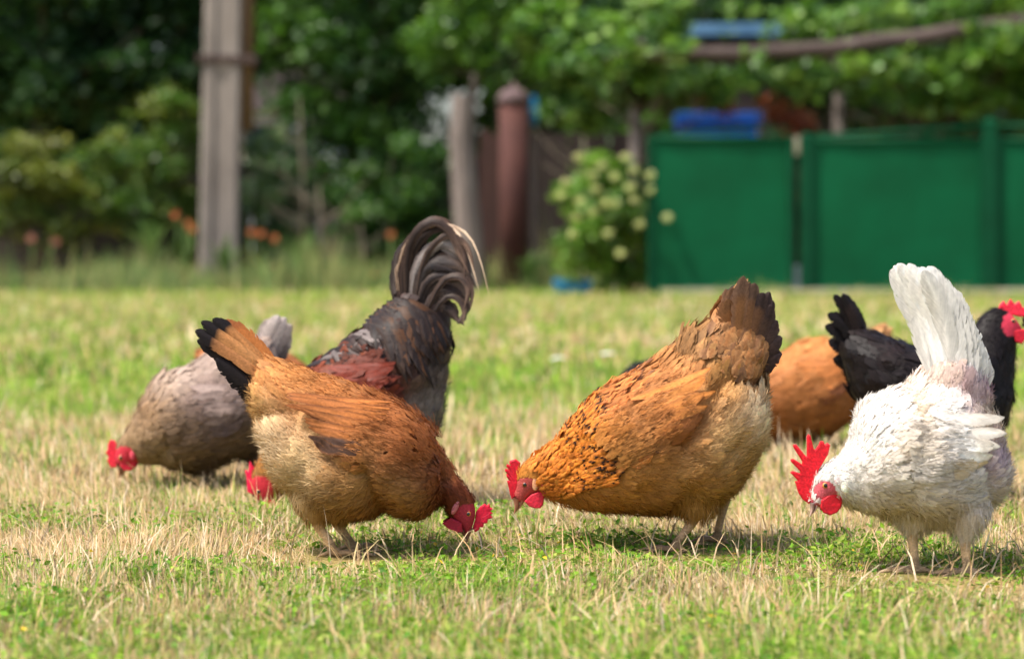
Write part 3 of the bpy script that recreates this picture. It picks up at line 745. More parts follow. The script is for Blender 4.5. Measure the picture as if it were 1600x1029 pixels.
    for (pts, wd_, c0, c1, ctip, yb, yt) in tails:
        for yy_b, yy_t in ((yb, yt),):
            P3 = np.array([loc(*p, 0) for p in pts]); P3[:, 1] = np.linspace(yy_b, yy_t, len(P3))
            Pc = catmull(P3, 18 if near or len(pts) > 2 else 12)
            if len(pts) == 2:                              # slight backward sag of a straight quill
                tt = np.linspace(0, 1, len(Pc)); Pc[:, 2] += np.sin(tt * np.pi) * .006
            k_ = rng.uniform(.88, 1.14)
            nr = np.array([spec.get('tn', .25), -1.0, spec.get('tz', .3)]) if yt <= 0 else np.array([spec.get('tn', .25), -1.0, -.1])
            V, F, C = ribbon(Pc, wd_ * sc * spec.get('tw', 1), nr, lin(c0) * k_, lin(c1) * k_, lin(ctip) * k_, 7, .22, jit=.045, tip_from=.66, prof_pow=spec.get('tpow', .5), edge=(lin(ctip) * spec['tedge'] if 'tedge' in spec else None))
            set_fs(np_obj('tail_feather', V, F, spec.get('tmat', fmat), root, C), ribbon.st)
    # ---- long drooping hackle or saddle feathers
    for hk in spec.get('hackle', []):
        AV, AF, AC, AS = [], [], [], []; off = 0
        (s0, s1), (e0, e1) = hk['start'], hk['end']
        for side in (1, -1):
            for j in range(hk['n']):
                f = rng.random(); g = rng.random()
                p_a = np.array(s0) * (1 - f) + np.array(s1) * f + rng.normal(0, hk.get('j', 8), 2)
                p_z = np.array(e0) * (1 - f) + np.array(e1) * f + rng.normal(0, hk.get('j', 8) * 1.3, 2)
                p_z = p_a + (p_z - p_a) * (.55 + .5 * g)
                if 'len' in hk:
                    dv_ = (np.array(e0) * (1 - f) + np.array(e1) * f) - p_a; ll = np.linalg.norm(dv_); go = g ** .8
                    p_a = p_a + dv_ * go * (1 - hk['len'] / ll); p_z = p_a + dv_ / ll * hk['len'] * (.6 + .6 * go)
                mid = (p_a + p_z) / 2 + np.array(hk.get('bow', (0, 0)))
                pp = catmull(np.array([p_a, mid, p_z]), 7); pts = []; nl = None; hj = rng.random()
                for t_, p2 in zip(np.linspace(0, 1, 7), pp):
                    p3, n3 = surf(*p2, side); nl = n3 if nl is None else nl * .6 + n3 * .4
                    pts.append(p3 + nl / np.linalg.norm(nl) * (hk.get('h', .006) + .006 * rng.random() + .004 * t_))
                c = lin(hk['cols'][rng.integers(len(hk['cols']))]) * rng.uniform(.75, 1.2)
                tc_ = c * 1.1
                if 'tipc' in hk and rng.random() < hk['tip_p'] * np.clip(g * 2.2 - .5, 0, 1): tc_ = lin(hk['tipc'])
                V, F, C = ribbon(np.array(pts), hk['w'] * sc * rng.uniform(.8, 1.25), nl, c * .85, c, tc_, 3, .2, jit=.05, prof_pow=.9, edge=(lin(hk['edge']) if 'edge' in hk else None))
                AV.append(V); AF.append(F + off); AC.append(C); AS.append(ribbon.st); off += len(V)
        o = set_fs(np_obj(hk['name'], np.concatenate(AV), np.concatenate(AF), fmat, root, np.concatenate(AC)), np.concatenate(AS)); o['kind'] = 'stuff'
    # ---- head furniture
    hw = spec['headw'] * sc
    cyo = st[2][5] * sc
    if 'comb' in spec:
        flat_flesh('comb', spec['comb'], .0022, .0028, M['skin'], spec.get('combcol', RED), root, cyo, loc)
    if 'wattle' in spec:
        for sgn in (-1, 1):
            flat_flesh('wattle', spec['wattle'], .0012, .0026, M['skin'], spec.get('wattlecol', (190, 26, 48)), root, cyo + sgn * hw * .72, loc)
    if 'eye' in spec:
        ex, ey, er = spec['eye']
        for sgn in (-1, 1):
            hit = surf(ex, ey, 1 if sgn < 0 else -1)[0]
            c = (hit[0], hit[1] - sgn * er * sc * .45, hit[2]); ri = er * sc
            iris = lin(spec.get('iris', (214, 130, 40))); pl = lin((8, 7, 7)); lid = lin(spec.get('lid', (150, 60, 56)))
            fn = (lambda a: pl if a < 38 else (iris if a < 72 else lid)) if sgn < 0 else (lambda a: pl if a > 142 else (iris if a > 108 else lid))
            ellipsoid('eye', c, (ri, ri * .8, ri), M['eye'], root, fn, 24, 20)
    if 'lobe' in spec:
        lx, ly, rx, ry, tl, cl = spec['lobe']
        for sgn in (-1, 1):
            hit = surf(lx, ly, 1 if sgn < 0 else -1)[0]
            ellipsoid('earlobe', (hit[0], hit[1] + sgn * .002, hit[2]), (rx * sc, .005, ry * sc), M['skin'], root, lambda a: lin(cl), 18, 10, tl)
    if 'patch' in spec:
        lx, ly, rx, ry, tl, cl = spec['patch']
        for sgn in (-1, 1):
            hit = surf(lx, ly, 1 if sgn < 0 else -1)[0]
            ellipsoid('ear_tuft', (hit[0], hit[1] + sgn * .001, hit[2]), (rx * sc, .0022, ry * sc), M['skin'], root, lambda a: lin(cl), 18, 10, tl)
    (b0, b1, bt) = spec['beak']             # upper base corner, lower base corner, tip
    def beak(name, p0, p1, tp, hwid, col):
        p0, p1, tp = np.array(p0, float), np.array(p1, float), np.array(tp, float)
        V = []; C = []; rings = 8; seg = 12
        for i in range(rings):
            f = i / (rings - 1); e = 1 - f
            c = (p0 + p1) / 2 * e + tp * f + (tp - (p0 + p1) / 2) @ np.array([[0, .1], [-.1, 0]]) * math.sin(f * math.pi) * spec['dir']
            hv = (p0 - p1) / 2 * max(e ** .8, .06)
            for k in range(seg):
                a = 2 * math.pi * k / seg; p2 = c + hv * math.cos(a)
                V.append(loc(p2[0], p2[1], cyo + hwid * max(e ** .8, .06) * math.sin(a))); C.append(lin(col) * (1.0 + .35 * f))
        ix = np.arange(rings * seg).reshape(rings, seg)
        F = np.stack([ix[:-1], np.roll(ix[:-1], -1, 1), np.roll(ix[1:], -1, 1), ix[1:]], -1).reshape(-1, 4)
        return np_obj(name, np.array(V), F, M['horn'], root, np.array(C))
    b0, b1, bt = map(np.array, (b0, b1, bt)); md_ = b0 * .38 + b1 * .62
    beak('upper_beak', b0, md_, bt, hw * .48, spec.get('beakcol', (150, 112, 84)))
    beak('lower_beak', md_ * .9 + b1 * .1, b1, bt * .82 + b1 * .18, hw * .40, spec.get('beakcol', (150, 112, 84)))
    return root

c8 = crop(640, 700, 6.43); c6 = crop(770, 690, 7.35); c7 = crop(1210, 660, 6.053); c4 = crop(150, 480, 3.215)
OR = (196, 116, 52)
# --- tan hen with the black-tipped tail
BK = (30, 24, 24)
make_bird('hen', 'golden brown hen with black-tipped tail and cream belly fluff, pecking head down to the right', dict(
    d=4.36, px0=545, dir=1, near=True, headw=20,
    st=[(386, 526, 376, 562, 8), (402, 540, 384, 596, 14), (420, 553, 392, 630, 24), (440, 560, 400, 664, 48), (475, 571, 413, 708, 70), (518, 587, 440, 756, 84), (562, 604, 480, 786, 92), (600, 625, 529, 811, 97),
        (633, 645, 592, 811, 93), (660, 670, 644, 811, 78), (684, 700, 679, 803, 54), (703, 724, 692, 795, 36), (720, 752, 698, 796, 27), (738, 777, 704, 806, 21), (743, 800, 719, 820, 18), (739, 820, 726, 832, 11), (735, 831, 727, 838, 6)],
    cols=[(425, 580, (192, 120, 62)), (470, 590, (200, 122, 58)), (520, 610, (186, 108, 50)), (600, 650, (178, 98, 44)), (650, 700, (172, 94, 42)), (640, 770, (172, 112, 58)),
          (600, 790, (168, 108, 56)), (560, 740, (196, 136, 76)), (480, 720, (228, 190, 138)), (420, 690, (236, 204, 160)), (450, 770, (222, 182, 128)), (395, 640, (208, 150, 88)), (520, 800, (186, 136, 80)),
          (690, 740, (150, 78, 36)), (710, 780, (120, 50, 26)), (560, 690, (190, 112, 54))],
    relief=[(520, 765, 46, .020), (648, 760, 42, .014), (450, 700, 40, .005)], crease=[(580, 725, 602, 808, 11, -.018), (694, 700, 704, 745, 9, -.016), (704, 745, 676, 806, 9, -.016), (470, 660, 560, 730, 12, -.010), (420, 650, 470, 640, 12, -.008)],
    face=c8([(580, 690)])[0] + (21, 23), facecol=(160, 46, 58), legcol=(206, 170, 128),
    legs=[dict(hip=(495, 780), hock=(497, 812), foot=(530, 866), y=-.045), dict(hip=(530, 785), hock=(520, 818), foot=(552, 864), y=.045)],
    comb=c8([(672, 640), (712, 590), (755, 562), (775, 580), (798, 566), (805, 596), (826, 608), (803, 632), (826, 650), (806, 664), (824, 692), (782, 706), (775, 745), (742, 748), (735, 785), (702, 784), (690, 815), (660, 832), (640, 800), (664, 720)]),
    combcol=(200, 18, 52), wattle=c8([(338, 740), (395, 792), (480, 832), (532, 822), (520, 740), (420, 690)]), wattlecol=(160, 24, 48),
    eye=c8([(592, 645)])[0] + (4.2,), lobe=c8([(462, 580)])[0] + (4.5, 12, -.45, (196, 112, 116)),
    beak=(c8([(650, 800)])[0], c8([(520, 812)])[0], (731, 846)), beakcol=(120, 84, 70),
    ruffle=[(430, 590, 40, .7), (470, 600, 40, .4), (420, 650, 50, .5)], fluff=[(430, 700, 70, 1), (480, 760, 70, 1), (400, 640, 40, .8), (540, 770, 50, .5)],
    wing=dict(a=(668, 700), z=(458, 632), w=50, tint=(.96, .92, .9), c0=(184, 112, 56), c1=(160, 98, 54), cd=(78, 54, 42), n=12, dark_from=.74, fw=.0085, cov=.46, edgec=(96, 62, 44), edged=(150, 98, 60)),
    tail=[([(430, 572), (352, 500)], 15, (190, 118, 60), (176, 104, 52), (150, 88, 48), -.012, -.022),
          ([(426, 576), (335, 497)], 15, (196, 134, 80), (186, 124, 72), BK, -.016, -.03),
          ([(424, 580), (318, 501)], 15, (200, 142, 88), (190, 128, 76), BK, -.020, -.036),
          ([(420, 588), (309, 515)], 15, (190, 130, 80), (150, 98, 60), BK, -.022, -.04),
          ([(416, 596), (311, 530)], 15, (80, 58, 46), BK, BK, -.016, -.03),
          ([(412, 606), (330, 546)], 15, (50, 40, 38), BK, BK, -.010, -.02),
          ([(408, 612), (340, 560)], 17, (44, 36, 34), BK, BK, -.02, -.036), ([(404, 618), (354, 578)], 17, (44, 36, 34), BK, BK, -.016, -.03), ([(400, 626), (372, 598)], 14, (60, 46, 38), BK, BK, -.012, -.024),
          ([(402, 620), (366, 588)], 13, (40, 34, 32), BK, BK, .004, .006),
          ([(428, 576), (330, 503)], 15, (180, 110, 60), (160, 92, 50), BK, .018, .034), ([(420, 590), (312, 520)], 15, (80, 58, 46), BK, BK, .022, .04), ([(412, 606), (332, 548)], 14, (50, 40, 38), BK, BK, .016, .026)]))

# --- buff hen in the middle
DB = (62, 48, 46)
make_bird('hen', 'large buff orange hen with dark-flecked neck stretched to the left in the middle', dict(
    d=4.42, px0=1030, dir=-1, near=True, headw=21,
    st=[(1143, 462, 1196, 530, 12), (1124, 482, 1202, 572, 26), (1096, 506, 1196, 610, 44), (1066, 520, 1196, 648, 68), (1046, 545, 1196, 684, 88), (1022, 563, 1180, 728, 102), (995, 573, 1144, 770, 111), (959, 595, 1086, 797, 114),
        (930, 618, 1021, 811, 110), (905, 645, 968, 806, 96), (883, 671, 923, 801, 72), (863, 691, 887, 791, 50), (843, 708, 863, 784, 36), (827, 719, 851, 777, 27), (815, 729, 841, 771, 22), (809, 746, 827, 777, 17), (806, 762, 820, 784, 11), (801, 770, 814, 787, 7)],
    cols=[(830, 735, (210, 126, 36)), (880, 700, (216, 136, 48)), (920, 660, (206, 122, 44)), (900, 760, (190, 116, 46)), (960, 620, (188, 112, 56)), (1000, 590, (186, 112, 56)), (1060, 600, (196, 118, 56)),
          (1040, 660, (188, 108, 46)), (980, 740, (196, 124, 54)), (1020, 790, (176, 112, 54)), (1080, 740, (206, 142, 76)), (1130, 690, (226, 178, 118)), (1180, 660, (242, 212, 166)), (1100, 780, (198, 138, 76)), (1150, 740, (206, 150, 88)),
          (1060, 545, (146, 98, 56)), (1110, 540, (158, 106, 58)), (1160, 520, (150, 102, 60)), (1170, 580, (156, 104, 56)), (1120, 600, (196, 130, 66))],
    relief=[(1105, 745, 45, .018), (960, 740, 60, .010), (1160, 660, 36, .014)], crease=[(1050, 690, 1118, 600, 11, -.016), (1070, 760, 1050, 806, 13, -.014), (1140, 600, 1195, 596, 11, -.016), (1095, 735, 1140, 690, 10, -.010), (900, 740, 925, 690, 16, -.006)],
    face=c6([(392, 545)])[0] + (20, 21), facecol=(172, 74, 68), legcol=(186, 152, 118),
    legs=[dict(hip=(1085, 790), hock=(1082, 806), foot=(1046, 856), y=-.05), dict(hip=(1130, 760), hock=(1139, 778), foot=(1122, 848), y=.05, lift=.6)],
    comb=c6([(304, 330), (308, 240), (262, 203), (200, 222), (198, 244), (228, 290), (166, 262), (162, 280), (206, 330), (148, 314), (146, 332), (200, 392), (162, 374), (165, 396), (200, 446), (170, 450), (190, 520), (205, 600), (222, 648), (262, 620), (285, 480), (296, 400)]),
    wattle=c6([(372, 670), (420, 722), (480, 742), (540, 742), (572, 705), (586, 590), (540, 560), (440, 600)]), wattlecol=(206, 40, 62),
    eye=c6([(368, 477)])[0] + (4.4,), iris=(150, 80, 40), lobe=c6([(588, 515)])[0] + (4.6, 8.5, .2, (190, 56, 76)), patch=c6([(492, 455)])[0] + (5.5, 12, -.12, (206, 150, 110)),
    beak=(c6([(222, 630)])[0], c6([(360, 670)])[0], c6([(240, 832)])[0]), beakcol=(158, 104, 82),
    ruffle=[(1060, 530, 36, 1.4), (1110, 515, 50, 1.1), (1150, 490, 50, .9), (1190, 560, 40, 1.2), (1100, 610, 50, .8), (1120, 720, 40, .7), (1010, 560, 40, .6), (1180, 620, 40, .8)],
    fluff=[(1150, 660, 70, 1), (1180, 640, 50, 1), (1090, 720, 50, .8), (1130, 740, 60, .8)],
    flecks=[(905, 690, 30, 60, .42, (48, 28, 20)), (930, 640, 34, 34, .34, (64, 40, 28)), (975, 590, 40, 24, .3, (110, 74, 54))],
    hackle=[dict(name='neck_hackle', start=((826, 724), (856, 772)), end=((940, 610), (972, 740)), n=430, w=3.4, j=3, len=30, cols=[(206, 124, 44), (194, 114, 40), (212, 134, 54), (184, 106, 40)], h=.0030, tipc=(40, 24, 18), tip_p=.75),
            dict(name='cape_feathers', start=((930, 618), (960, 720)), end=((1010, 575), (1020, 700)), n=170, w=3.8, j=11, len=32, cols=[(186, 112, 56), (176, 104, 50), (196, 124, 64)], h=.004, tipc=(104, 66, 44), tip_p=.35),
            dict(name='tail_coverts', start=((1090, 545), (1165, 612)), end=((1138, 462), (1205, 520)), n=110, w=9, j=6, len=44, cols=[(150, 102, 60), (136, 92, 56), (162, 112, 66), (120, 82, 54), (146, 96, 54)], h=.005, edge=(188, 140, 92))],
    wing=dict(a=(950, 690), z=(1108, 596), w=46, tint=(.98, .97, .94), c0=(192, 124, 60), c1=(184, 116, 54), cd=(150, 92, 50), n=8, dark_from=.85, fw=.0105, cov=.66, rows=16, edgec=(150, 92, 46)),
    tmore=1, tedge=1.7,
    tail=[([(1140, 560), (1128, 468)], 17, (156, 106, 64), (140, 96, 60), (126, 88, 58), -.018, -.03), ([(1146, 560), (1142, 448)], 18, (150, 102, 62), (132, 92, 62), (110, 80, 58), -.022, -.034),
          ([(1150, 560), (1158, 438)], 18, (146, 100, 60), (126, 88, 60), (104, 78, 62), -.026, -.04), ([(1156, 560), (1176, 441)], 18, (140, 96, 60), (120, 84, 60), (92, 70, 58), -.03, -.044),
          ([(1160, 564), (1190, 456)], 18, (130, 90, 58), (110, 78, 60), DB, -.026, -.04), ([(1164, 568), (1204, 476)], 18, (110, 80, 60), DB, DB, -.02, -.032), ([(1168, 572), (1213, 500)], 18, (96, 72, 60), DB, DB, -.014, -.024),
          ([(1170, 578), (1219, 526)], 18, (90, 66, 56), DB, DB, -.008, -.016), ([(1172, 586), (1221, 552)], 17, (96, 70, 58), DB, DB, -.002, -.006), ([(1172, 594), (1212, 572)], 15, (150, 104, 62), (120, 84, 60), DB, .002, .004),
          ([(1150, 560), (1150, 446)], 18, (140, 96, 60), (120, 84, 60), DB, .02, .04), ([(1158, 562), (1182, 452)], 18, (130, 90, 58), DB, DB, .024, .044), ([(1166, 570), (1210, 494)], 18, (100, 74, 60), DB, DB, .018, .03)]))

# --- white hen
WH = (231, 226, 218)
make_bird('hen', 'white hen with upright tail and tall red comb, head lowered at the right', dict(
    d=4.12, px0=1450, dir=-1, near=True, headw=22, mat=M['white_feather'], under=1.0,
    st=[(1440, 500, 1508, 520, 10, 6), (1450, 534, 1535, 556, 22, 7), (1454, 562, 1553, 594, 44, 8), (1434, 582, 1566, 650, 70, 6), (1411, 603, 1577, 712, 92, 4), (1385, 614, 1573, 762, 102, 2), (1361, 622, 1527, 806, 108, 0), (1343, 638, 1474, 820, 108, -4),
        (1333, 661, 1416, 816, 94, -8), (1323, 688, 1374, 809, 74, -12), (1309, 708, 1345, 802, 52, -14), (1295, 720, 1326, 790, 37, -16), (1283, 729, 1316, 778, 28, -16), (1274, 742, 1304, 776, 22, -16), (1268, 758, 1290, 783, 16, -16), (1265, 774, 1279, 788, 10, -16), (1262, 781, 1274, 791, 7, -16)],
    cols=[(1300, 740, WH), (1340, 680, (231, 226, 218)), (1380, 640, (229, 222, 212)), (1420, 640, (216, 194, 164)), (1400, 720, (232, 222, 208)), (1400, 700, (222, 206, 182)), (1450, 640, (231, 225, 217)), (1480, 680, (232, 228, 221)), (1440, 760, (226, 212, 194)),
          (1500, 760, (230, 222, 214)), (1380, 780, (216, 200, 178)), (1550, 650, (200, 176, 146)), (1500, 600, (190, 158, 156)), (1480, 585, (196, 170, 150)), (1545, 600, (190, 150, 164)), (1550, 720, (206, 176, 182)), (1565, 740, (232, 220, 216)), (1530, 790, (226, 214, 206)), (1520, 570, (232, 228, 224)), (1480, 530, (232, 228, 224)), (1480, 800, (218, 202, 184))],  # warmer cream low on the belly: grass bounce painted into the plumage colour
    relief=[(1490, 780, 50, .012), (1380, 740, 55, .010)], crease=[(1425, 640, 1405, 760, 14, -.008), (1522, 720, 1535, 800, 11, -.014), (1440, 738, 1550, 700, 12, -.010), (1440, 590, 1560, 640, 11, -.008)],
    face=c7([(455, 640)])[0] + (17, 19), facecol=(190, 84, 92), legcol=(200, 168, 130),
    legs=[dict(hip=(1425, 805), hock=(1420, 828), foot=(1427, 898), y=-.03, r=.0088), dict(hip=(1500, 800), hock=(1498, 838), foot=(1502, 902), y=-.055, r=.0088)],
    comb=c7([(352, 600), (372, 500), (402, 430), (450, 350), (490, 285), (507, 205), (490, 190), (462, 205), (445, 172), (425, 172), (412, 205), (372, 258), (352, 235), (325, 118), (310, 108), (300, 128), (302, 305), (285, 318), (195, 205), (172, 205), (176, 225), (255, 352), (258, 395), (165, 338), (148, 342), (152, 358), (238, 448), (236, 478), (160, 452), (146, 462), (212, 530), (212, 545), (190, 548), (220, 650), (260, 710), (312, 748), (350, 700)]),
    combcol=(204, 20, 36), wattle=c7([(415, 780), (440, 822), (500, 847), (560, 824), (600, 775), (612, 705), (594, 632), (510, 655), (425, 715)]), wattlecol=(186, 18, 34),
    eye=c7([(456, 570)])[0] + (5.2,), iris=(206, 140, 50), lid=(196, 96, 80), lobe=c7([(626, 570)])[0] + (7.0, 11, -.1, (226, 226, 206)),
    patch=c7([(565, 515)])[0] + (7, 8, 0, (222, 200, 196)),
    beak=(c7([(318, 735)])[0], c7([(400, 770)])[0], c7([(318, 880)])[0]), beakcol=(172, 140, 132),
    soft=.14, ruffle=[(1400, 615, 40, .4), (1340, 640, 30, .3), (1480, 590, 50, .6), (1550, 680, 40, .3)], fluff=[(1560, 740, 50, 1), (1530, 780, 50, 1), (1480, 800, 50, .6), (1360, 620, 40, .5)],
    tipf=(1.03, 1.03, 1.03), edgef=(1.06, 1.06, 1.06), basef=(.93, .91, .88),
    flecks=[(1400, 745, 22, 16, .25, (150, 140, 140)), (1555, 690, 20, 40, .2, (170, 140, 120))],
    wing=dict(a=(1400, 690), z=(1536, 678), w=54, tint=(1, 1, 1), c0=(228, 224, 218), c1=(220, 210, 194), cd=(200, 180, 150), n=8, dark_from=.8, fw=.0125, cov=.52, edgec=(206, 194, 176), edge=(1.05, 1.05, 1.05)),
    tmat=M['white_feather'], tpow=.42, tn=-.5, tz=.9, tmore=1, tj=.4,
    tail=[([(1455, 590), (1430, 500), (1388, 420)], 17, WH, WH, WH, -.02, -.03), ([(1462, 590), (1440, 490), (1397, 411)], 19, WH, WH, WH, -.026, -.036), ([(1472, 590), (1452, 490), (1413, 411)], 20, WH, WH, WH, -.03, -.042),
          ([(1482, 590), (1464, 490), (1432, 416)], 20, WH, WH, WH, -.034, -.046), ([(1492, 592), (1476, 500), (1447, 415)], 20, WH, WH, WH, -.036, -.048), ([(1502, 594), (1488, 510), (1463, 432)], 20, WH, WH, WH, -.034, -.044),
          ([(1512, 596), (1500, 520), (1478, 447)], 20, WH, WH, WH, -.03, -.038), ([(1522, 598), (1508, 540), (1492, 470)], 20, WH, WH, WH, -.024, -.03), ([(1530, 600), (1518, 550), (1504, 500)], 19, WH, WH, WH, -.016, -.02), ([(1538, 604), (1528, 566), (1514, 528)], 18, WH, WH, WH, -.008, -.01),
          ([(1470, 592), (1448, 500), (1406, 420)], 19, WH, WH, WH, .02, .036), ([(1490, 594), (1474, 510), (1444, 428)], 20, WH, WH, WH, .026, .044), ([(1512, 598), (1500, 530), (1476, 458)], 20, WH, WH, WH, .02, .034)]))

# --- rooster
RB = (34, 27, 26); RG = (120, 100, 92)
make_bird('rooster', 'rooster with dark arching sickle tail and rust-red wing behind the golden brown hen', dict(
    d=5.1, px0=600, dir=-1, cat='rooster', headw=20, near=False, dens=.8, mat=M['gloss_feather'],
    st=[(614, 462, 712, 500, 34), (592, 488, 706, 560, 60), (566, 510, 701, 625, 76), (540, 530, 686, 680, 84), (510, 552, 640, 720, 88), (480, 575, 580, 750, 86), (450, 605, 520, 765, 72), (430, 640, 480, 770, 52), (418, 670, 455, 776, 38), (410, 700, 441, 784, 28), (400, 725, 432, 790, 22), (393, 745, 422, 792, 18), (392, 765, 410, 792, 11)],
    cols=[(520, 545, (78, 62, 56)), (580, 500, (62, 50, 47)), (500, 580, (120, 50, 26)), (560, 585, (106, 36, 18)), (600, 605, (100, 36, 20)), (540, 620, (104, 40, 22)), (640, 560, (54, 42, 38)), (660, 500, (58, 46, 44)), (690, 560, (70, 58, 54)), (680, 640, (126, 114, 108)), (650, 660, (118, 106, 100)), (480, 640, (140, 76, 36)), (430, 720, (160, 100, 44))],
    face=(408, 765, 22, 24), facecol=(180, 40, 50), legs=[dict(hip=(585, 720), hock=(590, 752), foot=(585, 796), y=-.05), dict(hip=(630, 715), hock=(640, 745), foot=(640, 797), y=.05)],
    comb=[(388, 768), (386, 748), (384, 735), (389, 738), (391, 722), (397, 733), (403, 721), (408, 734), (416, 730), (419, 744), (428, 752), (422, 762), (430, 772), (418, 776), (404, 774)], combcol=(222, 30, 74),
    wattle=[(414, 780), (420, 796), (430, 800), (436, 790), (430, 778)], eye=(406, 766, 4.5), beak=((393, 768), (404, 790), (392, 806)),
    fluff=[(680, 640, 50, .8)], edgef=(1.2, 1.15, 1.1),
    wing=dict(a=(490, 635), z=(625, 575), w=50, tint=(1, .92, .85), c0=(108, 38, 20), c1=(92, 34, 20), cd=(60, 46, 44), n=7, dark_from=.7, fw=.012),
    hackle=[dict(name='saddle_feathers', start=((560, 500), (640, 470)), end=((640, 600), (700, 560)), n=95, w=7, cols=[RB, (40, 30, 27), (52, 37, 29), (36, 29, 28), (74, 48, 30)], bow=(8, -16), h=.006, edge=(60, 46, 38)),
            dict(name='back_feathers', start=((490, 572), (580, 495)), end=((540, 580), (630, 530)), n=50, w=5, cols=[(56, 44, 40), (40, 31, 29), (104, 94, 90), (104, 52, 32), (48, 36, 32)], bow=(2, -8), h=.003)],
    tmat=M['gloss_feather'], tn=.1, tpow=1.0, tmore=1, tw=.85, tedge=.75,
    tail=[([(632, 500), (622, 420), (650, 362), (690, 348), (726, 378), (750, 458)], 4, (90, 72, 60), (150, 122, 100), (220, 190, 160), -.004, -.06),
          ([(634, 495), (628, 410), (656, 358), (684, 346), (712, 356)], 10, RB, (52, 40, 35), (80, 60, 50), -.012, -.03),
          ([(638, 495), (636, 420), (660, 370), (694, 356), (722, 386), (738, 430)], 9, RB, (56, 43, 37), (84, 66, 56), -.018, -.04),
          ([(644, 495), (648, 425), (676, 386), (704, 380), (728, 408), (736, 446)], 11, (120, 112, 108), (150, 140, 134), (90, 76, 68), -.024, -.045),
          ([(648, 500), (656, 440), (684, 408), (712, 414), (732, 452)], 12, (40, 35, 34), (56, 50, 48), (74, 60, 52), -.028, -.05),
          ([(652, 505), (668, 450), (694, 430), (720, 440), (736, 478)], 12, RB, RB, (96, 80, 72), -.03, -.052),
          ([(656, 510), (678, 462), (704, 454), (724, 470), (728, 500)], 12, RB, (66, 54, 50), (96, 80, 72), -.03, -.05),
          ([(660, 520), (684, 480), (706, 480), (718, 506)], 12, RB, (70, 58, 54), (92, 76, 68), -.026, -.04),
          ([(630, 500), (618, 440), (632, 390), (650, 368)], 12, (110, 98, 92), RB, RB, -.006, -.012), ([(634, 500), (630, 430), (650, 380), (676, 362)], 14, RB, RB, (60, 46, 42), -.008, -.02), ([(640, 500), (644, 430), (668, 394), (698, 392)], 15, RB, (40, 40, 44), RB, -.012, -.026), ([(646, 505), (658, 452), (684, 424), (710, 428)], 15, (36, 38, 42), (36, 38, 42), RB, -.016, -.03),
          ([(656, 505), (690, 440), (722, 430), (738, 452), (736, 482)], 6, RB, (60, 46, 39), (96, 75, 62), -.04, -.075), ([(662, 515), (694, 466), (718, 466), (727, 486), (724, 506)], 6, RB, (56, 43, 37), (88, 70, 58), -.04, -.07), ([(648, 490), (664, 404), (700, 366), (730, 384), (742, 424)], 6, RB, (64, 50, 42), (104, 82, 68), -.03, -.06),
          ([(636, 500), (634, 420), (660, 366), (694, 354), (726, 392)], 10, RB, RB, (90, 72, 62), .014, .03), ([(646, 500), (660, 432), (690, 400), (720, 412), (736, 462)], 12, RB, RB, (90, 72, 62), .02, .04), ([(655, 508), (676, 458), (704, 444), (726, 468)], 12, RB, RB, (80, 66, 60), .022, .04)]))

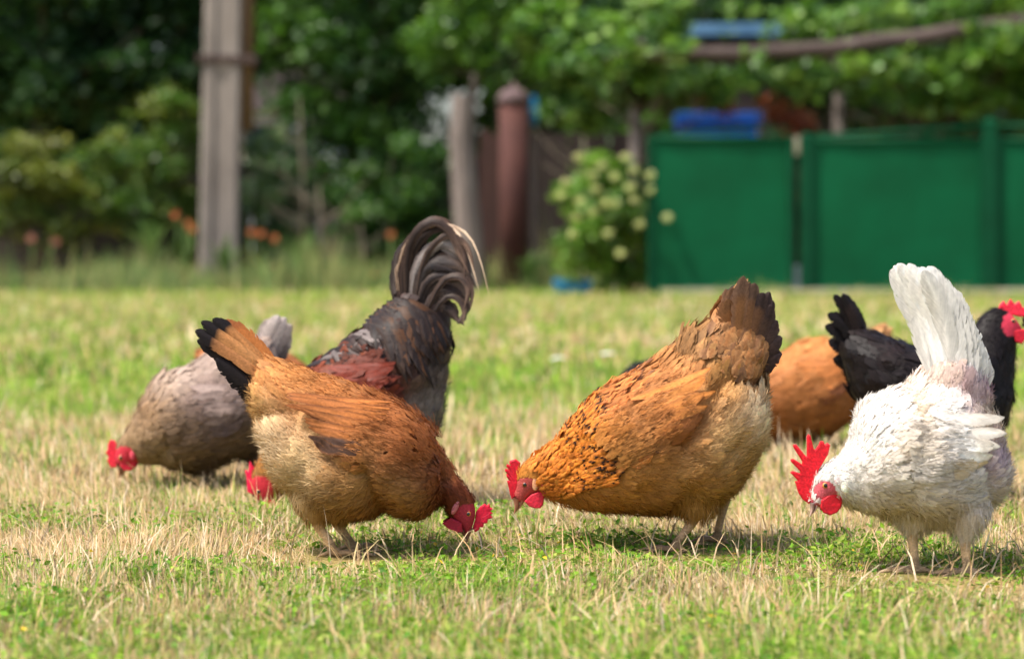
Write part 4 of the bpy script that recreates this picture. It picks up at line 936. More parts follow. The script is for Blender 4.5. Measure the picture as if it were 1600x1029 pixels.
# --- grey brown hen at the left
GT = (176, 160, 152)
make_bird('hen', 'mottled grey-brown hen pecking at the far left with its head in the grass', dict(
    d=5.5, px0=330, dir=-1, near=False, dens=.85, headw=20,
    st=[(398, 524, 446, 572, 26), (362, 536, 455, 630, 55), (330, 549, 442, 675, 76), (298, 566, 410, 706, 86), (268, 575, 370, 723, 92), (243, 587, 325, 739, 92), (226, 610, 295, 743, 82), (212, 638, 265, 736, 62), (203, 660, 245, 729, 44), (195, 676, 228, 726, 32), (186, 690, 217, 724, 24), (181, 703, 210, 729, 20), (179, 720, 200, 735, 13)],
    cols=[(200, 680, (150, 118, 84)), (240, 640, (160, 124, 92)), (250, 600, (166, 142, 122)), (290, 580, (164, 142, 126)), (350, 560, (168, 146, 132)), (330, 620, (140, 116, 106)), (380, 620, (138, 118, 110)), (290, 680, (128, 102, 80)), (350, 700, (116, 94, 78)), (400, 660, (126, 106, 94)), (260, 710, (140, 112, 80)), (330, 740, (104, 84, 70))],
    face=(198, 716, 20, 22), facecol=(182, 44, 58), legcol=(96, 84, 72),
    legs=[dict(hip=(325, 715), hock=(325, 735), foot=(326, 764), y=-.05, r=.009), dict(hip=(385, 705), hock=(392, 725), foot=(388, 766), y=.05)],
    comb=c4([(62, 690), (72, 668), (90, 668), (108, 690), (112, 740), (106, 800), (78, 802), (60, 770), (66, 750), (52, 730), (62, 712)]), combcol=(214, 40, 60),
    wattle=c4([(130, 790), (150, 812), (185, 812), (205, 790), (215, 740), (190, 740)]), eye=(192, 713, 4.5), lobe=(212, 708, 5, 9, 0, (200, 70, 84)),
    beak=((180, 722), (196, 735), (184, 748)),
    fluff=[(330, 730, 50, .8), (400, 680, 60, .6)], ruffle=[(350, 570, 60, .5), (260, 600, 40, .4)], edgef=(1.3, 1.3, 1.3),
    flecks=[(320, 640, 80, 70, .25, (84, 66, 58)), (250, 670, 60, 60, .2, (90, 70, 50))],
    wing=dict(a=(275, 660), z=(405, 610), w=48, tint=(1, .98, .96), c0=(150, 130, 120), c1=(130, 112, 104), cd=(100, 84, 78), n=7, dark_from=.7, fw=.012),
    tail=[([(400, 560), (425, 497)], 12, GT, GT, GT, -.01, -.02), ([(406, 560), (438, 492)], 13, GT, (196, 182, 174), (196, 182, 174), -.014, -.024), ([(412, 562), (448, 495)], 13, GT, (196, 182, 174), (186, 172, 166), -.012, -.02), ([(416, 566), (457, 506)], 13, (140, 126, 122), GT, GT, -.008, -.014),
          ([(420, 572), (456, 524)], 13, (100, 88, 86), (130, 116, 112), GT, -.004, -.006), ([(424, 576), (450, 540)], 12, (96, 84, 82), (110, 98, 94), (130, 116, 110), 0, 0), ([(408, 560), (440, 496)], 13, GT, GT, GT, .014, .024)]))

# --- black hen with raised head
KB = (24, 19, 19)
make_bird('hen', 'black hen with raised red-combed head looking right behind the white hen', dict(
    d=5.2, px0=1450, dir=1, near=False, dens=.8, headw=20, mat=M['gloss_feather'],
    st=[(1338, 512, 1312, 558, 25), (1366, 517, 1325, 600, 48), (1400, 527, 1350, 650, 70), (1435, 541, 1395, 690, 82), (1465, 549, 1450, 710, 85), (1490, 546, 1510, 708, 80), (1505, 535, 1560, 680, 65), (1514, 522, 1584, 640, 46), (1519, 512, 1589, 592, 34), (1526, 502, 1590, 556, 27), (1537, 490, 1591, 532, 22), (1556, 481, 1593, 524, 19), (1576, 486, 1599, 516, 13)],
    cols=[(1350, 560, KB), (1450, 600, (28, 22, 22)), (1540, 560, KB), (1560, 640, KB), (1400, 540, (34, 26, 25))],
    face=(1580, 506, 19, 19), facecol=(196, 52, 74), legcol=(80, 72, 64), legs=[dict(hip=(1440, 705), hock=(1440, 735), foot=(1442, 786), y=-.05), dict(hip=(1490, 705), hock=(1490, 735), foot=(1496, 786), y=.05)],
    comb=[(1560, 484), (1563, 476), (1568, 471), (1573, 478), (1579, 468), (1585, 476), (1592, 471), (1597, 480), (1604, 484), (1604, 494), (1594, 494), (1576, 490)], combcol=(224, 40, 66),
    wattle=[(1580, 516), (1584, 532), (1593, 536), (1600, 526), (1598, 514)], eye=(1580, 501, 4.2), beak=((1600, 494), (1598, 510), (1618, 510)), beakcol=(90, 76, 66),
    wing=dict(a=(1520, 610), z=(1385, 575), w=46, tint=(1, 1, 1), c0=(34, 27, 26), c1=(30, 24, 24), cd=KB, n=7, dark_from=.7, fw=.012),
    tipf=(1.2, 1.1, 1.1), edgef=(1.6, 1.5, 1.5), tmat=M['gloss_feather'],
    tail=[([(1345, 540), (1326, 490), (1301, 460)], 12, KB, KB, KB, -.01, -.02), ([(1348, 536), (1334, 490), (1314, 458)], 12, KB, (46, 34, 32), KB, -.012, -.024), ([(1342, 546), (1318, 505), (1291, 490)], 13, KB, KB, KB, -.01, -.02), ([(1338, 552), (1312, 520), (1288, 508)], 13, KB, KB, KB, -.006, -.012), ([(1336, 560), (1314, 540), (1294, 532)], 13, KB, KB, KB, 0, 0), ([(1338, 575), (1318, 565), (1302, 560)], 12, KB, KB, KB, .004, .006), ([(1352, 534), (1342, 500), (1326, 472)], 12, KB, KB, KB, .01, .02)]))

# --- brown hen behind, between the buff hen and the white hen
make_bird('hen', 'plain orange-brown hen behind, between the buff hen and the white hen', dict(
    d=6.5, px0=1245, dir=-1, near=False, headw=18,
    st=[(1365, 514, 1388, 552, 22), (1332, 521, 1368, 618, 45), (1296, 525, 1338, 655, 65), (1256, 531, 1292, 682, 78), (1216, 546, 1242, 692, 80), (1180, 566, 1195, 692, 74), (1150, 590, 1160, 686, 55), (1128, 618, 1136, 682, 36), (1112, 640, 1123, 684, 25), (1100, 655, 1113, 686, 19), (1094, 668, 1107, 688, 12)],
    cols=[(1220, 560, (196, 116, 56)), (1280, 545, (204, 124, 60)), (1320, 560, (196, 118, 58)), (1260, 620, (178, 104, 50)), (1240, 670, (150, 86, 42)), (1300, 640, (172, 100, 50)), (1380, 520, (200, 144, 92)), (1180, 640, (170, 96, 44))],
    face=(1104, 672, 14, 16), legcol=(176, 148, 110), legs=[dict(hip=(1235, 675), hock=(1235, 685), foot=(1238, 706), y=-.05), dict(hip=(1270, 670), hock=(1270, 684), foot=(1268, 707), y=.05)],
    comb=[(1092, 672), (1088, 662), (1093, 658), (1094, 650), (1100, 652), (1104, 648), (1108, 656)], beak=((1094, 670), (1106, 686), (1092, 698)), eye=(1104, 670, 3.5),
    fluff=[(1320, 640, 40, .6)],
    wing=dict(a=(1205, 620), z=(1335, 565), w=42, tint=(1, .97, .94), c0=(196, 124, 66), c1=(176, 104, 54), cd=(120, 72, 44), n=7, dark_from=.75, fw=.013),
    tail=[([(1350, 545), (1385, 505)], 9, (190, 130, 80), (200, 148, 100), (200, 148, 100), -.01, -.02), ([(1355, 550), (1394, 512)], 9, (190, 130, 80), (200, 148, 100), (190, 140, 96), -.006, -.012), ([(1358, 556), (1396, 524)], 9, (150, 100, 60), (170, 116, 72), (120, 84, 60), 0, .002)]))

# --- black hen almost hidden behind the buff hen
make_bird('hen', 'black hen almost hidden behind the back of the buff hen', dict(
    d=6.9, px0=1060, dir=-1, near=False, dens=.4, headw=16, down=2500, mat=M['gloss_feather'],
    st=[(1165, 580, 1180, 610, 20), (1140, 574, 1165, 640, 40), (1110, 567, 1140, 665, 58), (1075, 562, 1100, 678, 66), (1040, 560, 1055, 682, 68), (1004, 562, 1010, 680, 62), (980, 573, 980, 676, 48), (964, 592, 962, 668, 34), (953, 610, 950, 662, 24), (946, 626, 940, 660, 18), (940, 640, 935, 660, 12)],
    cols=[(1000, 600, KB), (1100, 620, KB), (960, 640, (34, 26, 26))], face=(942, 648, 10, 12), legs=[dict(hip=(1040, 665), hock=(1040, 675), foot=(1040, 688), y=-.05), dict(hip=(1075, 665), hock=(1075, 675), foot=(1075, 689), y=.05)],
    comb=[(938, 640), (932, 634), (937, 630), (940, 624), (945, 628), (948, 632)], beak=((938, 642), (934, 656), (926, 658)), eye=(943, 645, 3),
    tail=[([(1150, 590), (1186, 572)], 9, KB, KB, KB, -.01, -.02), ([(1154, 596), (1190, 584)], 9, KB, KB, KB, 0, 0), ([(1156, 602), (1188, 596)], 9, KB, KB, KB, .01, .02)]))

# --- brown hen almost hidden behind the grey hen
make_bird('hen', 'rust brown hen almost hidden behind the grey-brown hen and the black-tipped tail', dict(
    d=7.0, px0=390, dir=1, near=False, dens=.4, headw=16, down=2500,
    st=[(312, 549, 318, 582, 16), (330, 541, 325, 610, 36), (360, 540, 345, 645, 55), (395, 544, 380, 665, 64), (425, 547, 420, 675, 66), (452, 553, 462, 672, 60), (474, 566, 490, 664, 46), (490, 585, 505, 658, 32), (500, 602, 514, 656, 22), (508, 618, 520, 656, 17), (515, 634, 524, 656, 11)],
    cols=[(330, 560, (186, 112, 60)), (450, 570, (186, 104, 52)), (400, 620, (150, 84, 42))], face=(516, 640, 10, 12), legs=[dict(hip=(405, 660), hock=(405, 668), foot=(407, 680), y=-.05), dict(hip=(435, 660), hock=(435, 668), foot=(438, 681), y=.05)],
    comb=[(514, 630), (520, 624), (526, 626), (530, 632), (526, 638)], beak=((524, 642), (520, 656), (532, 660)), eye=(516, 638, 3),
    tail=[([(330, 565), (306, 548)], 9, (190, 116, 64), (176, 106, 60), (150, 90, 56), -.01, -.02), ([(330, 572), (303, 558)], 9, (150, 92, 56), (120, 76, 52), (96, 64, 48), 0, 0), ([(332, 578), (306, 568)], 9, (150, 92, 56), (120, 76, 52), (90, 60, 46), .01, .02)]))

# ================================================================== BACKGROUND
exec_background = True

def tube_obj(name, pts, radii, mat, parent=None, seg=12, wob=0.0):
    return MB().tube(pts, radii, seg, wob=wob).obj(name, mat, parent, smooth=True)

# ---- concrete utility pole with a wooden strut wired to it
D0 = 27.0
pole = empty('utility_pole', at(340, 448, D0) * 1, 'grey concrete utility pole with a wire band in front of the hedge', 'pole')
pole.location.z = 0
def wb(c, h): return c, h
xb, xt = (342 - 800) / FPX * D0 - pole.location.x, (345 - 800) / FPX * D0 - pole.location.x
hb = wpx(30, D0); H = 7.5
mb = MB()
prof = [(-1, -.62), (-.88, -.8), (-.42, -.8), (-.36, -.62), (.36, -.62), (.42, -.8), (.88, -.8), (1, -.62), (1, .7), (-1, .7)]
V = []
for z, s_, xo in ((-.2, 1.04, xb), (0.1, 1.02, xb), (H, .86, xt + .12)):
    V += [(xo + a * hb * s_, b * hb * .8 * s_, z) for a, b in prof]
n_ = len(prof); F = []
for i in range(2):
    for k in range(n_): F.append((i * n_ + k, i * n_ + (k + 1) % n_, (i + 1) * n_ + (k + 1) % n_, (i + 1) * n_ + k))
F.append(tuple(range(2 * n_, 3 * n_)))
mb.add(V, F).obj('shaft', M['concrete'], pole)
zw = CAMH + (HZ - 93) / FPX * D0
mb = MB()
for dz in (-.03, 0, .03):
    hx = hb * .98; pts = [(xb - hx - .01, -hb * .7, zw + dz), (xb + hx + .22, -hb * .7, zw + dz - .02), (xb + hx + .22, hb * .9, zw + dz), (xb - hx - .01, hb * .7, zw + dz), (xb - hx - .01, -hb * .7, zw + dz)]
    mb.tube(pts, .016, 6)
mb.obj('wire_band', M['wire'], pole)
zs = CAMH + (HZ - 205) / FPX * D0
strut = MB().tube([(xb + hb + .085, .05, zs), (xb + hb + .10, .05, zs + 2.5), (xb + hb + .12, .05, zs + 5.0)], .085, 12, wob=.05).obj('strut', M['brownwood'], pole, smooth=True)

# ---- old wooden post
D1 = 25.2
post = empty('wooden_post', (at(728, 460, D1).x, D1, 0), 'old split grey wooden post beside the rust-brown steel post', 'post')
px_ = [(738, 462), (734, 400), (726, 300), (722, 220), (724, 148)]
MB().tube([(at(a, b, D1).x - post.location.x, 0, max(at(a, b, D1).z, -.1) if i else -.15) for i, (a, b) in enumerate(px_)], [.155, .145, .132, .125, .12], 11, wob=.16).obj('shaft', M['greywood'], post)
MB().tube([(at(737, 150, D1).x - post.location.x, .16, 0), (at(740, 150, D1).x - post.location.x, .16, at(0, 112, D1).z)], .028, 7, wob=.2).obj('stake', M['darkwood'], post, smooth=True)

# ---- rusty steel gate post with a domed cap
D2 = 25.8
sp = empty('steel_post', (at(803, 440, D2).x, D2, 0), 'rust-brown round steel post with domed cap', 'post')
ztop = at(0, 158, D2).z; rp = wpx(23, D2)
MB().tube([(0, 0, -.1), (0, 0, ztop)], rp, 20).obj('pipe', M['rust'], sp, smooth=True)
rr = [rp * 1.12, rp * 1.15, rp * 1.05, rp * .75, rp * .3, rp * .16, rp * .14]; zz = [-.03, .03, .07, .115, .14, .16, .2]
MB().tube([(0, 0, ztop + z) for z in zz], rr, 18).obj('cap', M['cap'], sp, smooth=True)

# ---- board fences: dark one added behind the hedge to keep its gaps dark, reddish boards between the posts
def board_fence(name, label, x0, x1, d, ztop_, mat, bw, y_slant=0.0):
    f = empty(name, ((x0 + x1) / 2, d, 0), label, 'fence')
    nb_ = int((x1 - x0) / bw); meshes = []
    for v in range(4):
        m = MB().box((0, 0, ztop_ / 2 + rng.normal(0, .02)), (bw * .46, .012, ztop_ / 2 + rng.normal(0, .03))).mesh('board'); m.materials.append(mat); meshes.append(m)
    for i in range(nb_):
        o = bpy.data.objects.new('board', meshes[i % 4]); link(o, f)
        o.location = (x0 + (i + .5) * bw - (x0 + x1) / 2, rng.normal(0, .006), 0); o.rotation_euler = (0, rng.normal(0, .01), 0)
    for z in (.35, ztop_ - .3):
        MB().box((0, .045, z), ((x1 - x0) / 2, .03, .045)).obj('rail', mat, f)
    return f
board_fence('board_fence', 'added dark board fence that keeps the gaps of the left hedge dark', -14.0, -.3, 30.6, 1.55, M['darkwood'], .17)
board_fence('board_fence', 'reddish brown boards between the wooden post and the steel post', at(745, 0, 26.2).x, at(782, 0, 26.2).x, 26.2, at(0, 205, 26.2).z, M['redwood'], .125)
board_fence('board_fence', 'black-brown board screen left of the green gate', at(826, 0, 27.0).x, at(1030, 0, 27.0).x, 27.0, at(0, 205, 27.0).z, M['darkwood'], .15)

# ---- green sheet-metal gate
DG = 23.6
def gate_leaf(label, xa, xb_, ytl, ytr, yb_, d):
    pa, pb = at(xa, yb_, d), at(xb_, yb_, d); cx = (pa.x + pb.x) / 2
    g = empty('gate_leaf', (cx, d, 0), label, 'gate', 'leaves of the green gate')
    hw_ = (pb.x - pa.x) / 2; zb = max(.03, pa.z); zl, zr = at(0, ytl, d).z, at(0, ytr, d).z
    # slightly dished sheet
    for k in range(1):
        xs = np.linspace(-hw_ + .03, hw_ - .03, 9)
        V = []; C = []
        zs_ = np.linspace(0, 1, 9)
        for yo in (0, .004):
            for t in zs_:
                for x_ in xs:
                    zt = zl + (zr - zl) * (x_ + hw_) / (2 * hw_) - .05
                    V.append((x_, yo + .012 * math.sin(x_ * 2.3 + k) * math.sin(t * 3.1) + .004 * math.sin(x_ * 9 + t * 5), zb + .05 + (zt - zb - .05) * t))
        ix = np.arange(81).reshape(9, 9); F = []
        for a in range(8):
            for b in range(8):
                F.append((ix[a, b], ix[a, b + 1], ix[a + 1, b + 1], ix[a + 1, b])); F.append((81 + ix[a, b], 81 + ix[a + 1, b], 81 + ix[a + 1, b + 1], 81 + ix[a, b + 1]))
        np_obj('sheet_panel', np.array(V), np.array(F), M['green_paint'], g)
    fr = .028
    MB().box((-hw_, -.01, (zb + zl) / 2), (fr, .03, (zl - zb) / 2)).obj('stile', M['green_dark'], g, bevel=.005)
    MB().box((hw_, -.01, (zb + zr) / 2), (fr, .03, (zr - zb) / 2)).obj('stile', M['green_dark'], g, bevel=.005)
    MB().box((0, .035, (zb + zl) / 2), (fr * .8, .02, (min(zl, zr) - zb) / 2 - .03)).obj('brace', M['green_dark'], g)
    MB().tube([(-hw_ + fr, -.01, zl - .028), (hw_ - fr, -.01, zr - .028)], .028, 8).obj('top_rail', M['green_dark'], g, smooth=True)
    MB().tube([(-hw_ + fr, -.01, zb + .028), (hw_ - fr, -.01, zb + .028)], .03, 8).obj('bottom_rail', M['green_dark'], g, smooth=True)
    return g
g1 = gate_leaf('left leaf of the green metal gate, beside the flowering bush', 1016, 1236, 212, 214, 465, DG)
g2 = gate_leaf('wide middle leaf of the green metal gate, beneath the vine', 1270, 1535, 216, 216, 465, DG)
g3 = gate_leaf('right end of the green metal gate, beyond the tall green post', 1560, 1800, 214, 212, 465, DG)
# slanted upper rails over the gate
def bar(parent, a, b, r, d, name='upper_rail'):
    pa, pb = at(*a, d), at(*b, d); l = parent.location
    return MB().tube([pa - l, pb - l], r, 8).obj(name, M['green_dark'], parent, smooth=True)
bar(g2, (1272, 214), (1534, 198), .022, DG); bar(g3, (1560, 196), (1800, 200), .022, DG); bar(g1, (1030, 211), (1232, 200), .012, DG)
for a in (1380, 1455): bar(g2, (a, 216), (a, 216 - 16 * (a - 1272) / 262), .015, DG, 'spacer')

def gate_post(label, x, w_, ytop, d, mat, cap=None):
    p = at(x, 470, d); g = empty('gate_post', (p.x, d, 0), label, 'post')
    zt = at(0, ytop, d).z; h_ = wpx(w_, d) / 2
    MB().box((0, 0, zt / 2 - .05), (h_, h_, zt / 2 + .05)).obj('shaft', mat, g, bevel=.008)
    if cap: MB().add([(-h_ * 1.1, -h_ * 1.1, zt), (h_ * 1.1, -h_ * 1.1, zt), (h_ * 1.1, h_ * 1.1, zt), (-h_ * 1.1, h_ * 1.1, zt), (0, 0, zt + h_ * .9)], [(0, 1, 2, 3), (0, 1, 4), (1, 2, 4), (2, 3, 4), (3, 0, 4)]).obj('cap', mat, g)
    return g
gate_post('green square post between the two gate leaves', 1259, 17, 214, DG, M['green_dark'], True)
gate_post('tall green post near the right end of the gate', 1546, 22, 192, DG, M['green_dark'], True)
gp = gate_post('thin brown gate stop post with whitewashed foot and head', 1243, 9, 240, DG + .12, M['redwood'])
MB().box((0, -.03, .13), (wpx(5.6, DG), wpx(5.6, DG), .17)).obj('painted_foot', M['render'], gp, bevel=.005)
MB().box((0, 0, at(0, 228, DG).z), (wpx(6, DG), wpx(6, DG), .09)).obj('painted_head', M['sill'], gp, bevel=.005)
sill = MB().box((at(1420, 0, DG).x, DG + .05, .02), (wpx(390, DG), .14, .05)).obj('concrete_sill', M['sill'], None, bevel=.01)
tag(sill, 'pale concrete sill along the bottom of the green gate', 'sill')

# ---- foliage
def blob_points(blobs, n, fill=.75, seed=None):
    """points in ellipsoids (x,y,z,rx,ry,rz), denser to the outside"""
    b = np.array(blobs, float); vol = b[:, 3] * b[:, 4] * b[:, 5]; vol = vol ** .8
    pk = rng.choice(len(b), n, p=vol / vol.sum())
    v = rng.normal(0, 1, (n, 3)); v /= np.linalg.norm(v, axis=1)[:, None]
    r = rng.random(n) ** (1 / 3.0); r = r * (1 - fill) + fill * (r ** .35)
    nz = .78 + .44 * rng.random(n)
    return b[pk, :3] + v * b[pk, 3:] * (r * nz)[:, None], pk

def sub_blobs(c, r, n, s=(.3, .55)):
    """many small clumps filling one big ellipsoid"""
    o = []
    for _ in range(n):
        v = rng.normal(0, 1, 3); v /= np.linalg.norm(v); q = rng.random() ** .45
        rr = rng.uniform(*s) * min(r)
        o.append((c[0] + v[0] * r[0] * q, c[1] + v[1] * r[1] * q, c[2] + v[2] * r[2] * q, rr * 1.2, rr, rr * .8))
    return o

def plant(name, label, cat, base, blobs, n, size, cols, trunk=None, group=None, aspect=.62, mat='leaf'):
    """trunk and limbs reaching the clumps, plus a crown of separate leaves"""
    p = empty(name, base, label, cat, group); bx = np.array(base, float)
    B_ = np.array(blobs); B_[:, :3] -= bx
    P, pk = blob_points(B_, n, .35)
    P[:, 2] = np.maximum(P[:, 2], .02)
    cl = lin(np.array(cols)); bc_ = cl[rng.integers(0, len(cl), len(B_))]
    c = bc_[pk] * .6 + cl[rng.integers(0, len(cl), n)] * .4; c = c * rng.uniform(.7, 1.25, n)[:, None]
    leaf_mesh('crown', P, rng.uniform(.7, 1.3, n) * size, c, M[mat], p, .7, aspect)
    mb = MB(); tr = trunk or .05
    top = B_[:, :3].mean(0); topz = max(.3, top[2])
    main = [Vector((0, 0, -.05)), Vector((top[0] * .3 + rng.normal(0, .05), top[1] * .3, topz * .45)), Vector((top[0] * .8, top[1] * .8, topz))]
    mb.tube(main, [tr, tr * .75, tr * .4], 9, wob=.1)
    for q in B_[rng.permutation(len(B_))[:14]]:
        s0 = main[1].lerp(main[2], rng.random() * .6); e = Vector(q[:3])
        mb.tube([s0, s0.lerp(e, .5) + Vector((0, 0, .06)), e], [tr * .4, tr * .25, tr * .08], 6, cap=False)
    mb.obj('trunk', M['bark'], p, smooth=True)
    return p

DARK = [(52, 84, 40), (44, 76, 40), (60, 92, 46), (38, 66, 36), (70, 102, 54)]
MIDG = [(78, 116, 52), (92, 128, 58), (66, 104, 48), (104, 132, 62), (58, 92, 44)]
OLIVE = [(106, 122, 54), (126, 132, 60), (92, 114, 52), (142, 138, 64), (78, 102, 48)]
BRIGHT = [(110, 156, 46), (134, 176, 58), (90, 136, 44), (150, 182, 78), (76, 120, 46)]
VINE = [(92, 132, 46), (122, 158, 58), (70, 108, 46), (146, 172, 86), (56, 92, 44), (108, 142, 92), (80, 120, 44)]

def ptree(label, px, d, parts, n, size, cols, trunk=.1, name='tree', cat='tree', group='garden trees behind the lawn'):
    base = (at(px, 0, d).x, d, 0); bl = []
    for (x_, y_, rx, ry, m, rd) in parts:
        c_ = at(x_, y_, d); bl += sub_blobs((c_.x, d + rng.uniform(-.2, .2), max(c_.z, .1)), (wpx(rx, d), rd, wpx(ry, d)), int(m * 2.0), (.16, .40))
    return plant(name, label, cat, base, bl, n, size, cols, trunk, group)

ptree('dark leafy tree at the far left above the shrubs', 60, 29.5, [(40, 40, 190, 150, 40, 1.0), (60, -180, 220, 160, 26, 1.2), (150, 110, 150, 90, 20, .7)], 12500, .17, DARK, .12)
ptree('dark green tree right behind the concrete pole', 280, 30.0, [(240, 60, 170, 130, 34, .9), (330, -160, 240, 170, 26, 1.2), (430, 40, 120, 120, 22, .8)], 12500, .165, DARK, .12)
ptree('tall green tree between the pole and the wooden post', 560, 29.0, [(560, 90, 150, 140, 44, .9), (640, -120, 240, 150, 30, 1.2), (620, 250, 110, 120, 26, .7), (480, 260, 90, 130, 14, .6)], 13500, .145, MIDG[:3] + DARK[:3], .13)
ptree('lighter green tree above the wooden and steel posts', 770, 27.4, [(760, 60, 120, 90, 30, .6), (880, 90, 90, 110, 28, .6), (820, -120, 230, 130, 24, 1.0)], 10000, .11, BRIGHT[:3] + MIDG, .09)
for i, (lb, px, d, parts, n, sz, cl) in enumerate((
    ('olive green feathery shrub at the left edge of the lawn', 60, 27.6, [(40, 270, 110, 70, 22, .5), (90, 340, 110, 60, 14, .5), (-30, 340, 80, 80, 12, .5)], 5200, .10, OLIVE),
    ('yellow-green shrub left of the concrete pole', 220, 27.9, [(200, 290, 110, 80, 24, .5), (250, 200, 80, 60, 12, .4), (270, 360, 70, 60, 10, .4)], 5200, .10, OLIVE[:3] + MIDG[:2]),
    ('grey-green shrub right of the concrete pole', 440, 27.6, [(430, 300, 80, 90, 22, .5), (460, 390, 80, 50, 12, .4)], 4600, .09, [(84, 108, 74), (70, 96, 62), (96, 118, 84), (60, 84, 54)]),
    ('dark green shrub in the middle of the hedge', 590, 27.4, [(590, 340, 90, 90, 24, .5), (650, 290, 60, 100, 14, .4), (530, 390, 50, 50, 8, .3)], 4800, .10, MIDG + DARK[:2]))):
    ptree(lb, px, d, parts, n, sz, cl, .04, 'shrub', 'shrub', 'shrubs along the lawn edge')

# trees far behind that close the view
FAR = ['leftmost of its row', 'second from the left of its row', 'third from the left of its row', 'fourth from the left of its row', 'behind the concrete pole', 'behind the gap right of the pole', 'behind the wooden post', 'behind the left gate leaf', 'behind the middle gate leaf', 'second from the right of its row', 'rightmost of its row']
for i in range(11):
    x_ = -20 + i * 4.1; d = 41 + (i % 3) * 2.2
    bl = sub_blobs((x_, d, 3.4), (2.9, 1.6, 3.2), 36, (.32, .5)) + sub_blobs((x_, d, 1.2), (2.4, 1.0, 1.2), 12, (.4, .6))
    plant('tree', 'far dark tree closing the view behind the garden, ' + FAR[i], 'tree', (x_, d, 0), bl, 4200, .70, DARK + MIDG[:2], .16, 'far trees behind the garden')

# ---- flowering bush (pale heads) by the gate
db = 24.2
hy = ptree('round bush with pale greenish white flower heads left of the green gate', 950, db, [(945, 335, 80, 88, 40, .4), (950, 400, 88, 48, 20, .4), (1005, 360, 45, 70, 14, .3)], 7500, .085, BRIGHT[:3] + MIDG[:3] + OLIVE[:2], .03, 'flowering_bush', 'bush', None)
for (x_, y_) in [(905, 245), (940, 258), (978, 245), (925, 275), (960, 275), (990, 265), (1016, 274), (875, 303), (905, 315), (945, 318), (985, 292), (1015, 298), (925, 332), (960, 318), (992, 312), (1043, 340), (900, 340), (950, 365), (895, 365), (970, 395), (885, 285), (1000, 350), (930, 295)]:
    y2 = db - .74 + rng.normal(0, .06); c_ = at(x_, y_, y2) - hy.location; n = 60
    v = rng.normal(0, 1, (n, 3)); v /= np.linalg.norm(v, axis=1)[:, None]
    P = np.array(c_)[None] + v * np.array([.036, .036, .028])
    leaf_mesh('flower_head', P, rng.uniform(.022, .036, n), lin(np.array([(206, 210, 140), (190, 200, 120), (216, 216, 160)]))[rng.integers(0, 3, n)], M['petal'], hy, .8, .9, up=v * 1.5)

# ---- grape vine on a log pergola above the gate
dp = 24.0
pg = empty('pergola', (at(1250, 0, dp).x, dp, 0), 'long crooked log beam of a vine pergola above the green gate', 'pergola')
L_ = [(940, 92), (1000, 86), (1080, 84), (1150, 84), (1220, 80), (1300, 76), (1370, 66), (1430, 62), (1500, 48), (1600, 34), (1760, 20)]
MB().tube([at(a, b, dp) - pg.location for a, b in L_], [.06, .066, .07, .074, .075, .08, .085, .085, .08, .075, .07], 10, wob=.14).obj('beam', M['log'], pg, smooth=True)
for x_ in (1000, 1330, 1720):
    MB().tube([(at(x_, 0, dp).x - pg.location.x, .9, -.05), (at(x_, 0, dp).x - pg.location.x, .9, at(0, 60, dp).z)], .06, 9, wob=.1).obj('post', M['greywood'], pg, smooth=True)
    MB().tube([(at(x_, 0, dp).x - pg.location.x, -.1, at(0, 70, dp).z), (at(x_, 0, dp).x - pg.location.x, 2.4, at(0, 66, dp).z)], .045, 8, wob=.1).obj('cross_beam', M['greywood'], pg, smooth=True)

def vine(label, parts, n, base_px, cols, size=.105):
    bl = []
    for (x_, y_, rx, ry, m, dd, rd) in parts:
        c_ = at(x_, y_, dp + dd); bl += sub_blobs((c_.x, dp + dd, c_.z), (wpx(rx, dp), rd, wpx(ry, dp)), int(m * 1.9), (.22, .42))
    return plant('grapevine', label, 'vine', (at(base_px, 0, dp).x, dp + 1.0, 0), bl, n, size, cols, .045, 'vines on the pergola', .85)
vine('leafy vine hanging over the left part of the gate', [(940, 80, 70, 40, 14, -.25, .2), (1050, 80, 40, 22, 6, -.2, .15), (900, 60, 110, 70, 26, 1.6, .5), (1010, 110, 90, 60, 22, .8, .4), (1120, 125, 100, 35, 16, .3, .4), (910, 160, 60, 55, 12, 1.5, .25), (1010, 30, 80, 45, 12, .8, .5), (1150, 14, 60, 14, 5, .8, .3), (1138, 50, 14, 10, 3, .3, .1), (1196, 46, 16, 14, 3, .3, .1)], 9500, 1000, VINE)
vine('leafy vine covering the log beam over the right part of the gate', [(1400, 95, 30, 16, 4, -.2, .12), (1540, 70, 70, 40, 16, -.3, .2), (1180, 88, 26, 14, 3, -.2, .12), (1330, 60, 60, 14, 6, .1, .15), (1300, 115, 130, 38, 24, .25, .4), (1450, 120, 130, 50, 30, .2, .4), (1580, 120, 110, 60, 22, .2, .4), (1380, 25, 190, 34, 26, .9, .7), (1560, 20, 120, 50, 20, .4, .5), (1265, 40, 55, 30, 10, .9, .5), (1700, 90, 110, 90, 20, .3, .5)], 12500, 1420, VINE)
ptree('dark green tree standing behind the vine pergola', 1300, 31.0, [(1200, 80, 300, 130, 40, 1.0), (1480, 100, 250, 140, 40, 1.0), (1350, -120, 400, 120, 30, 1.2), (980, 90, 160, 140, 26, .8), (1640, 60, 140, 160, 20, .8)], 11000, .18, DARK, .14)

